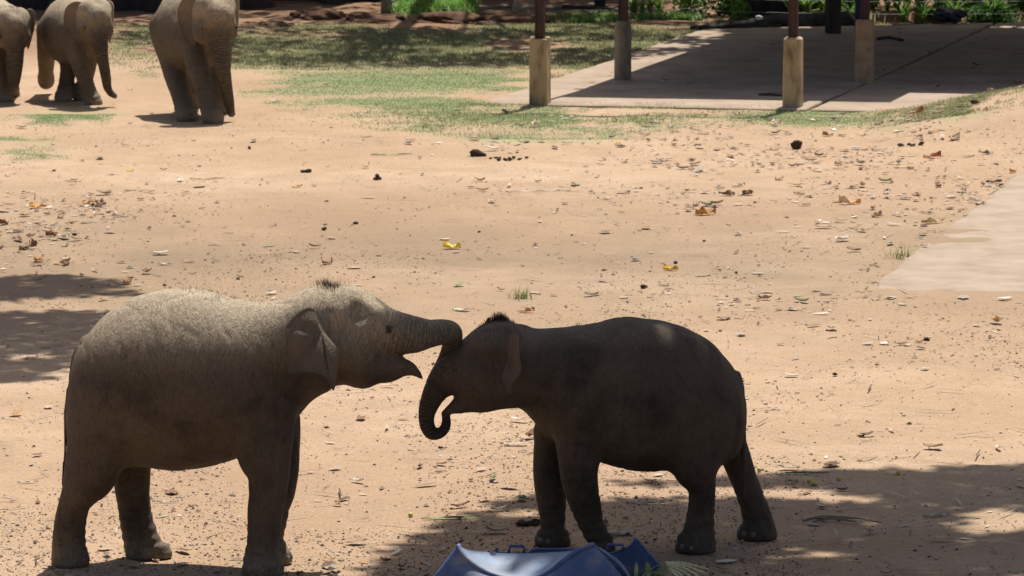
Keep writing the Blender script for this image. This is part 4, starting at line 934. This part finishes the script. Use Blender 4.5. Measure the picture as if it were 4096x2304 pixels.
# ------------------------------------------------------------------ gravel, chips, twigs
PAL = np.array([(.055, .04, .03), (.10, .07, .05), (.19, .13, .09), (.30, .21, .145), (.38, .30, .22), (.52, .45, .37), (.24, .22, .20), (.62, .58, .52)])
def scatter(n, y0, y1, dens, xw=1.25):
    m = n * 8; y = 1 / rng.uniform(1 / y1, 1 / y0, m); x = rng.uniform(-1, 1, m) * y * .112 * xw; k = rng.random(m) < dens(x, y); return x[k][:n], y[k][:n]
def offslab(x, y): return ~(((x > c0.x - .02) & (y > c0.y - .3) & (x > c0.x + (y - c0.y) * .245)) | ((y > 50.1 - x * .2) & (x > -.35 + (y - 50.3) * .262)))
x, y = scatter(36000, 21.5, 48, lambda x, y: (.12 + .88 * sstep(.46, .66, fbm(x, y * .5, 1.0, 50))) * offslab(x, y))
n = len(x); r = np.exp(rng.normal(math.log(.0042), .45, n)).clip(.002, .02); oc = np.array([(1, 0, 0), (0, 1, 0), (-1, 0, 0), (0, -1, 0), (0, 0, .7), (0, 0, -.5)])
a = rng.uniform(0, 6.28, n); ca, sa = np.cos(a), np.sin(a); st_ = rng.uniform(.6, 1.7, n)
ox = oc[None, :, 0] * st_[:, None] * rng.uniform(.7, 1.3, (n, 6)); oy = oc[None, :, 1] * rng.uniform(.7, 1.3, (n, 6)); oz = oc[None, :, 2]
V = np.stack([x[:, None] + r[:, None] * (ox * ca[:, None] - oy * sa[:, None]), y[:, None] + r[:, None] * (ox * sa[:, None] + oy * ca[:, None]), (gz(x, y) + r * .25)[:, None] + r[:, None] * oz], -1).reshape(-1, 3)
k = 6 * np.arange(n)[:, None]; Fo = np.concatenate([k + [q] for q in ([0, 1, 4], [1, 2, 4], [2, 3, 4], [3, 0, 4])])
mesh_np('gravel', V, Fo, MAT['grit'], smooth=False, col=np.repeat(PAL[rng.choice(8, n, p=[.22, .2, .16, .14, .1, .06, .09, .03])], 6, 0), kind='stuff', label='fine gravel and grit strewn over the dirt', cat='gravel')
def chips(x, y, L_, asp, cols, name, lift=.35, curl=.5, **kw):
    """small curled flakes: 3x2 cells"""
    n = len(x); a = rng.uniform(0, 6.28, n); d = np.stack([np.cos(a), np.sin(a)], 1); s = np.stack([-d[:, 1], d[:, 0]], 1); z0 = gz(x, y); rows = []
    tl = rng.normal(0, lift, n); cu = rng.normal(0, curl, n); tip = rng.uniform(.15, .8, n)
    for i, t in enumerate((-1, -.35, .35, 1)):
        for j in (-1, 0, 1):
            wj = asp * L_ * .5 * (1 if abs(t) < .5 else tip); jit = rng.uniform(.75, 1.25, n)
            px = x + d[:, 0] * t * L_ * .5 * jit + s[:, 0] * j * wj; py = y + d[:, 1] * t * L_ * .5 * jit + s[:, 1] * j * wj
            pz = L_ * (.10 + np.abs(tl) * .25 * (t + 1) * .5 + np.abs(cu) * .35 * (t * t * .5 + j * j * asp)); rows.append(np.stack([px, py, z0 + pz * .8], 1))
    V = np.stack(rows, 1).reshape(-1, 3); k = 12 * np.arange(n)[:, None]
    F = np.concatenate([k + [[3 * i + j, 3 * i + j + 1, 3 * i + j + 4, 3 * i + j + 3]] for i in range(3) for j in range(2)])
    return mesh_np(name, V, F, MAT['litter'], smooth=True, col=np.repeat(cols, 12, 0), **kw)
LP = np.array([(.50, .40, .30), (.36, .25, .16), (.22, .12, .07), (.60, .53, .45), (.13, .08, .055), (.30, .27, .22), (.42, .24, .10), (.25, .28, .15)])
blob = lambda x, y, ux, uy, rx, ry: np.exp(-(((x - gu(ux, uy).x) / rx) ** 2 + ((y - gu(ux, uy).y) / ry) ** 2))
dl = lambda x, y: np.clip(.03 + .9 * blob(x, y, 110, 570, 1.1, 3.2) + .75 * blob(x, y, 2150, 330, 2.2, 4.0) + .5 * blob(x, y, 2100, 480, 2.0, 4.0) + .45 * blob(x, y, 1450, 330, 2.5, 2.2) + .25 * blob(x, y, 2250, 760, 1.4, 1.5) + .3 * blob(x, y, 2450, 480, .8, 4), 0, 1) * offslab(x, y) * (.15 + 1.3 * sstep(.40, .68, fbm(x, y, 1.6, 61)))
x, y = scatter(7000, 22, 53, dl); n = len(x)
chips(x, y, np.exp(rng.normal(math.log(.042), .6, n)).clip(.012, .13), rng.uniform(.15, .7, n), LP[rng.choice(8, n, p=[.24, .2, .13, .13, .1, .12, .04, .04])] * rng.uniform(.7, 1.15, (n, 1)), 'leaf_litter', kind='stuff', label='dry leaf scraps and bark chips littering the dirt', cat='leaf litter')
x, y = scatter(9500, 22, 47, lambda x, y: (.05 + .95 * sstep(.48, .66, fbm(x, y * .6, .9, 71))) * offslab(x, y)); n = len(x)
chips(x, y, np.exp(rng.normal(math.log(.016), .4, n)).clip(.007, .04), rng.uniform(.2, .7, n), LP[rng.choice(8, n, p=[.16, .2, .17, .08, .22, .15, .01, .01])] * rng.uniform(.6, 1.1, (n, 1)), 'bark_crumbs', kind='stuff', label='tiny bark crumbs trodden into the dirt', cat='bark crumbs')
x, y = scatter(1900, 22, 62, lambda x, y: .16 + .8 * dl(x, y)); n = len(x)
chips(x, y, np.exp(rng.normal(math.log(.12), .5, n)).clip(.04, .26), np.full(n, .04), np.array([(.10, .07, .05), (.34, .27, .19), (.20, .15, .11), (.48, .42, .33)])[rng.choice(4, n, p=[.4, .2, .3, .1])], 'twigs', lift=.03, curl=.02, kind='stuff', label='thin twigs and stalks scattered over the dirt', cat='twigs')
x = rng.uniform(0, 8, 260); y = rng.uniform(51, 62, 260); k = x > .2 + (y - 50.3) * .262; x, y = x[k], y[k]; n = len(x)
o = chips(x, y, rng.uniform(.03, .12, n), rng.uniform(.15, .5, n), LP[rng.choice(8, n)] * .8, 'pad_litter', kind='stuff', label='few dry leaves scattered over the shaded pad', cat='leaf litter'); o.location.z = .085

# ------------------------------------------------------------------ single leaves, husks, dung and stones that stand out
def leaf_thing(ux, uy, L_, W_, col, col2, up, yaw, name, label, cat, group=None, lobes=True, curl=1.0):
    g = gu(ux, uy); N, Mm = 12, 7; V = []; C = []; rd = np.random.default_rng(int(ux * 7 + uy))
    ph = rd.uniform(0, 6)
    for i in range(N + 1):
        t = i / N; wd = W_ * (math.sin(math.pi * min(1, t ** .8)) ** .75 + .02) * (1 + (.22 * math.sin(t * 17 + ph) if lobes else 0))
        for j in range(Mm):
            s_ = (j / (Mm - 1) - .5) * 2; xx = (t - .5) * L_; yy = s_ * wd * .5 * (1 - .25 * up * s_ * s_)
            zz = .006 + up * W_ * .42 * abs(s_) ** 1.4 * (.55 + .55 * math.sin(t * 6 + ph + 2.5 * s_)) + up * L_ * .12 * (t if math.sin(ph) > 0 else 1 - t) ** 1.5 * (1 if curl > 0 else .2) * (1 + .6 * s_ * math.cos(ph)) + up * .012 * math.sin(13 * t + 7 * s_ + ph)
            V.append((xx, yy, max(zz, .003))); f = np.clip(.5 + .5 * math.sin(5 * t + ph) * abs(s_) + rd.normal(0, .12), 0, 1); C.append(np.array(col) * (1 - f) + np.array(col2) * f)
    F = [[i * Mm + j, i * Mm + j + 1, (i + 1) * Mm + j + 1, (i + 1) * Mm + j] for i in range(N) for j in range(Mm - 1)]
    o = mesh_np(name, V, np.array(F), MAT['litter'], col=np.array(C), label=label, cat=cat, group=group); o.location = (g.x, g.y, float(gz(g.x, g.y)) + .004); o.rotation_euler = (0, 0, yaw); return o
YE, OR, BR, TN, PA, DK = (.62, .40, .03), (.50, .22, .04), (.22, .10, .05), (.44, .30, .19), (.58, .50, .41), (.09, .055, .04)
for (ux, uy, L_, W_, ca_, cb_, up, yaw, lb) in (
    (1137, 628, .15, .10, YE, (.66, .55, .12), .9, .3, 'curled bright yellow leaf on the open dirt above the calves\' meeting heads'),
    (1687, 682, .12, .08, YE, (.35, .16, .03), .8, .1, 'yellow leaf with a brown tip on the dirt beyond the smaller calf\'s back'),
    (1775, 542, .18, .11, OR, (.30, .14, .05), .9, 0, 'large curled orange brown leaf near the pair of dark leaf curls'),
    (2138, 514, .20, .11, (.50, .40, .28), OR, .9, .1, 'large pale leaf with rust orange edge left of the concrete path'),
    (2345, 566, .19, .10, (.60, .48, .24), BR, .7, .1, 'pale yellow and brown leaf beside the edge of the concrete path'),
    (95, 522, .15, .08, OR, (.60, .30, .05), .6, 0, 'orange leaf at the edge of the leaf littered ground'),
    (823, 668, .13, .08, BR, TN, 1.0, .9, 'brown leaf with one side standing up beyond the taller calf\'s head'),
    (1325, 790, .12, .06, (.34, .12, .06), (.52, .36, .26), .7, .1, 'reddish brown leaf just above the smaller calf\'s head'),
    (747, 475, .10, .05, OR, (.62, .30, .04), .4, .2, 'small orange leaf far behind the taller calf\'s back'),
    (328, 434, .07, .05, YE, YE, .4, .5, 'tiny yellow leaf on bare dirt in front of the walking calves'),
    (1555, 374, .07, .05, YE, (.7, .6, .1), .4, .5, 'tiny yellow leaf at the lower edge of the grass'),
    (2305, 320, .16, .10, (.36, .14, .05), TN, 1.1, .3, 'upright rust brown leaf on the littered slope by the pad'),
    (2345, 406, .18, .09, (.40, .14, .05), (.28, .12, .06), .8, .2, 'flat rust red leaf on the dirt below the littered slope'),
    (2403, 375, .13, .10, (.60, .50, .36), (.36, .25, .15), .9, .7, 'pale cupped leaf on the littered slope'),
    (1858, 474, .12, .07, PA, TN, .5, .1, 'pale pinkish leaf above the pair of dark leaf curls'),
    (2205, 550, .11, .07, TN, BR, .9, .6, 'small tan curled leaf between the two large pale leaves'),
    (2548, 440, .11, .06, OR, BR, .8, .9, 'orange leaf caught on the edge of the concrete path'),
    (2082, 355, .11, .07, BR, TN, .9, .2, 'brown leaf curl on the slope near the chamfered plinth')):
    leaf_thing(ux, uy, L_, W_, ca_, cb_, up, yaw, 'fallen_leaf', lb, 'leaf')
for (ux, uy) in ((1828, 498), (1880, 494)): leaf_thing(ux, uy, .15, .10, BR, DK, .7, random.uniform(0, 3), 'fallen_leaf', 'crumpled dark brown leaf curl, one of a pair beside the orange leaf', 'leaf', 'pair of dark leaf curls')
for (ux, uy) in ((317, 716), (60, 628), (85, 620), (240, 524), (225, 512), (130, 600), (100, 658), (165, 668), (10, 570), (45, 612), (255, 515), (155, 552)):
    leaf_thing(ux + random.uniform(-4, 4), uy, random.uniform(.10, .16), random.uniform(.06, .09), random.choice((BR, TN)), random.choice((DK, TN, OR)), random.uniform(.4, 1), random.uniform(0, 6), 'fallen_leaf', 'dry brown leaf in the drift of leaf litter beside the ragged shade', 'leaf', 'dry leaves in the litter drift')
for (ux, uy) in ((1960, 458), (2010, 492), (1990, 605), (1665, 412), (2110, 420), (2230, 488), (2440, 405), (2480, 402), (2360, 470), (2290, 430), (2080, 470), (1750, 520), (2420, 480), (2500, 460), (1560, 380), (1650, 318)):
    leaf_thing(ux, uy, random.uniform(.09, .15), random.uniform(.04, .08), random.choice((BR, TN, PA, DK)), random.choice((DK, TN, PA)), random.uniform(.3, .9), random.uniform(0, 6), 'fallen_leaf', 'small dry leaf strewn on the dirt left of the concrete path', 'leaf', 'small dry leaves by the path')
WH = (.60, .58, .50)
for (ux, uy, L_, W_, ca_, cb_, yaw, nm, lb, cat) in (
    (1162, 785, .14, .05, WH, (.45, .48, .38), 0, 'torn_husk', 'crumpled whitish husk on the dirt left of the small grass tuft', 'husk'),
    (2225, 868, .09, .07, (.72, .68, .55), WH, .8, 'torn_husk', 'small white husk scrap below the concrete path', 'husk'),
    (520, 455, .32, .035, PA, (.35, .22, .1), .25, 'dry_strip', 'long pale dry leaf strip on the dirt behind the taller calf', 'leaf strip'),
    (1352, 486, .48, .018, PA, WH, .05, 'dry_strip', 'long thin pale stalk on bare dirt far beyond the calves\' heads', 'leaf strip'),
    (415, 670, .12, .035, (.2, .19, .15), PA, .1, 'dry_strip', 'short grey green leaf scrap above the taller calf\'s back', 'leaf strip'),
    (985, 400, .42, .035, (.14, .2, .07), (.26, .32, .14), .3, 'green_strip', 'long green leaf blade on the pale dirt in front of the grass', 'leaf strip'),
    (1135, 1305, .34, .035, (.14, .2, .06), (.32, .38, .2), .15, 'green_strip', 'long green maize leaf blade at the edge of shade below the curled trunk', 'leaf strip'),
    (1622, 1270, .22, .022, (.26, .34, .22), (.4, .46, .34), .05, 'green_strip', 'pale green blade lying in shade under the smaller calf\'s belly', 'leaf strip'),
    (2030, 1192, .26, .024, (.10, .17, .06), (.2, .28, .12), .1, 'green_strip', 'dark green blade at the far edge of the big shade', 'leaf strip'),
    (2355, 1300, .16, .03, WH, (.4, .42, .34), .3, 'dry_strip', 'pale bent leaf strip alone in the shade right of the smaller calf', 'leaf strip'),
    (70, 1218, .12, .02, PA, TN, .3, 'dry_strip', 'short pale chip on sunlit dirt behind the taller calf\'s hind legs', 'leaf strip'),
    (415, 1265, .15, .014, PA, WH, -.1, 'dry_strip', 'thin pale stalk on sunlit dirt beside the taller calf\'s far hind foot', 'leaf strip')):
    leaf_thing(ux, uy, L_, W_, ca_, cb_, .35, yaw, nm, lb, cat, lobes=False, curl=-1)
g = gu(2085, 1313); mb = MB()
for k in range(5):
    a = random.uniform(-.25, .25); x0 = random.uniform(-.16, .05); mb.tube(spline([(x0, .02 * k - .04, .008), (x0 + .1, .02 * k - .03 + a * .05, .022), (x0 + .24, .02 * k - .04 + a * .3, .008)], 3), .004, 6)
o = mb.build('dry_stalks', MAT['greybark'], label='loose heap of dry stalks in shade right of the smaller calf\'s hind foot', cat='stalks'); o.location = (g.x, g.y, 0)
def clump(ux, uy, s_, n, spread, nm, lb, cat, mat='dung', grp=None):
    g = gu(ux, uy); mb = MB(); rd = random.Random(int(ux))
    for k in range(n):
        q = s_ * rd.uniform(.45, 1.0); mb.add(*lump((rd.uniform(-1, 1) * spread, rd.uniform(-1, 1) * spread * .5, q * .6 + (rd.random() < .3) * q * .6), (q * rd.uniform(.8, 1.4), q, q * .75), int(ux) + k, 2, .6))
    o = mb.build(nm, MAT[mat], label=lb, cat=cat, group=grp); o.location = (g.x, g.y, float(gz(g.x, g.y))); return o
clump(1200, 400, .042, 8, .075, 'dung_heap', 'dark dung clump on pale dirt in front of the grass', 'dung')
clump(1275, 408, .02, 16, .22, 'dung_trail', 'crumbled dark dung trailing off from the larger clump', 'dung')
clump(2002, 384, .048, 2, .02, 'dung_ball', 'round dark dung ball at the foot of the littered slope', 'dung')
clump(2452, 318, .055, 2, .02, 'dung_ball', 'smooth dark lump half sunk near the crest of the littered slope', 'dung')
clump(2290, 380, .022, 14, .12, 'dung_trail', 'scattered dark dung crumbs beside the pale cupped leaf', 'dung')
clump(950, 460, .032, 4, .03, 'dung_ball', 'small brown clod on bare dirt beyond the taller calf\'s head', 'dung')
clump(775, 437, .03, 3, .05, 'dung_ball', 'flat dark clod on the pale dirt below the leading walking calf', 'dung')
clump(1330, 1322, .022, 9, .06, 'dung_trail', 'dark crumbs in the shade left of the smaller calf\'s forefoot', 'dung')
for i, (ux, uy) in enumerate(((1770, 610), (190, 597), (815, 583), (895, 562), (1207, 585), (135, 435), (1110, 1128), (1850, 690), (1225, 462), (630, 382), (1700, 668), (1620, 730), (940, 700), (300, 1000), (2100, 945), (2330, 860), (600, 705))):
    clump(ux, uy, random.uniform(.010, .02), 2, .012, 'dark_pebble', 'dark pebble lying on sunlit dirt', 'pebble', 'dung', 'dark pebbles on the dirt')
for (ux, uy) in ((1910, 1185), (2035, 1215), (2110, 1210), (2260, 1195), (1033, 1300), (2050, 1222)):
    g = gu(ux, uy); o = MB().add(*lump((0, 0, .013), (.015, .015, .0145), int(ux), 2, .08)).build('fallen_fruit', simple('fruit', (.42, .42, .08), (.55, .52, .14), 20, .5, 0, .001) if 'fruit' not in bpy.data.materials else bpy.data.materials['fruit'], label='small round yellow green fruit by the edge of the big shade', cat='fruit', group='fallen fruits'); o.location = (g.x, g.y, float(gz(g.x, g.y)))

# ------------------------------------------------------------------ blue cut drum and fodder in front
def pd(qx, qy, d):
    r_ = ray(qx, qy); t = d / r_.y; p = CAMP + r_ * t; return np.array(p)
def strip(rows, name, mat, parent, thick=.008, n=4, m=10):
    """smooth sheet through rows of points, with thickness"""
    G = np.array([spline(r_, n) for r_ in rows]); G = np.stack([spline(G[:, i], m) for i in range(G.shape[1])], 1); a, b = G.shape[:2]; id_ = np.arange(a * b).reshape(a, b)
    F = np.stack([id_[:-1, :-1], id_[:-1, 1:], id_[1:, 1:], id_[1:, :-1]], -1).reshape(-1, 4); o = mesh_np(name, G.reshape(-1, 3), F, MAT[mat]); md = o.modifiers.new('thickness', 'SOLIDIFY'); md.thickness = thick; md.offset = 0
    return part_local(o, parent)
dr = empty('cut_drum', tuple(pd(2130, 2378, 22.9) * [1, 1, 0]), label='blue plastic drum cut open and splayed on the shaded dirt', cat='drum')
rimq = [(1832, 2181), (1846, 2212), (1885, 2252), (1950, 2292), (2040, 2318), (2125, 2320), (2195, 2290), (2255, 2243), (2310, 2204), (2350, 2184), (2374, 2180)]
rim = [pd(x_, y_, 22.72 - .10 * math.sin(math.pi * i / 10)) for i, (x_, y_) in enumerate(rimq)]
part_local(MB().tube(spline(rim, 5), .014, 10).build('rim', MAT['drum']), dr)
low = [pd(x_, y_, 22.80 - .34 * math.sin(math.pi * i / 10)) * [1, 1, 0] for i, (x_, y_) in enumerate([(1672, 2400)] + [(1690 + 84 * k, 2400) for k in range(1, 10)] + [(2560, 2400)])]
mid = [.45 * a_ + .55 * b_ + np.array([0, -.03, .01]) for a_, b_ in zip(rim, low)]
strip([rim, mid, low], 'outer_shell', 'drum', dr, n=5, m=6)
strip([[rim[0], .5 * (rim[0] + low[0]) + [-.0, .02, -.02], low[0]], [pd(1850, 2200, 22.98), pd(1770, 2290, 22.98), pd(1700, 2345, 22.98) * [1, 1, 0]]], 'side_flap', 'drum', dr, n=5, m=4)
strip([[rim[-1], .5 * (rim[-1] + low[-1]) + [.02, 0, .02], low[-1]], [pd(2420, 2205, 23.0), pd(2495, 2265, 23.0), pd(2550, 2330, 22.9) * [1, 1, 0]]], 'side_flap', 'drum', dr, n=5, m=4)
back = [pd(x_, y_, 23.02) for x_, y_ in ((1852, 2196), (1880, 2202), (1930, 2209), (1985, 2214), (2050, 2217), (2120, 2216), (2185, 2213), (2245, 2209), (2300, 2203), (2345, 2192), (2374, 2184))]
bowl = [.5 * (a_ + b_) - np.array([0, 0, .035 * math.sin(math.pi * i / 10)]) for i, (a_, b_) in enumerate(zip(rim, back))]
strip([rim, bowl, back], 'inner_shell', 'drumin_skylit', dr, n=5, m=6)
bt = [(1985, 2192), (2000, 2214), (2110, 2214), (2140, 2199), (2260, 2197), (2395, 2196), (2425, 2213), (2455, 2211), (2510, 2192), (2528, 2178), (2545, 2160), (2570, 2185), (2625, 2248), (2640, 2262)]
bk = [pd(x_, y_, 23.30 - .0004 * max(0, x_ - 2520)) for x_, y_ in bt]; bl = [p_ * [1, 1, 0] + [0, .02, 0] for p_ in bk]
strip([bk, [.5 * (a_ + b_) for a_, b_ in zip(bk, bl)], bl], 'back_wall', 'drum', dr, n=4, m=3)
part_local(MB().tube(spline(bk, 4), .008, 8).build('back_rim', MAT['drum']), dr)
for (xa, xb, ya, yb) in ((2034, 2096, 2184, 2214), (2428, 2492, 2178, 2208)):
    a_, b_, c_, d_ = pd(xa, yb, 23.28), pd(xa + 6, ya, 23.28), pd(xb, ya + 2, 23.28), pd(xb, yb, 23.28); part_local(MB().tube([a_, b_, c_, d_], .008, 8).build('lug', MAT['drum']), dr)
part_local(MB().tube([pd(2540, 2175, 23.3), pd(2541, 2158, 23.3), pd(2546, 2153, 23.3)], [.011, .013, .009], 8).build('lug', MAT['drum']), dr)
fo = empty('fodder_bundle', tuple(pd(2660, 2300, 23.1) * [1, 1, 0]), label='bundle of green maize leaves and yellow tassels beside the blue drum', cat='fodder')
n = 26; b0 = pd(2540, 2330, 23.0); P = np.column_stack([rng.uniform(0, .14, n) + b0[0], rng.normal(b0[1], .06, n), rng.uniform(.0, .06, n)]); t = rng.random((n, 1))
part_local(blades(P, rng.uniform(.12, .26, n), rng.uniform(.008, .02, n), rng.uniform(.7, 1.1, n), np.array((.10, .17, .06)) * (1 - t) + np.array((.30, .38, .17)) * t, 'leaf_blade', MAT['leaf'], 6, yaw=rng.normal(.1, .7, n), droop=1.5), fo)
for k in range(7):
    A = pd(2662 + 3 * k, 2250 + 5 * k, 23.12 - .015 * k); Bp = pd(2738 - 4 * k + 8 * math.sin(k), 2254 + 10 * k, 23.10 - .03 * k); Cc = pd(2834 - 17 * k + 10 * math.sin(3 * k), 2278 + 15 * k, 23.06 - .05 * k)
    A[2] = max(A[2], .03); Bp[2] = max(Bp[2], .035); Cc[2] = max(Cc[2], .01); q = spline([A, Bp, Cc], 10); mb = MB(); mb.tube(q, .0062 * (1 + .35 * np.sin(np.arange(len(q)) * 2.2)), 7)
    me = mb.build('tassel', MAT['tassel'] if 'tassel' in MAT else MAT.setdefault('tassel', simple('tassel', (.55, .48, .24), (.70, .64, .38), 30, .8, .3, .003))); part_local(me, fo)

# the wood behind the fence, read as one mass (keeps the sky off the clearing's far side)
n = 60000; x = rng.uniform(-30, 32, n); y = rng.uniform(71.5, 78, n); z = rng.random(n) ** .8 * 9 * (.5 + fbm(x, y, .25, 91))
leaf_cards(np.stack([x, y, z], 1), np.full(n, .62), leafcols(n), 'wood', MAT['leaf'], kind='stuff', label='dense green wood beyond the fence', cat='wood')
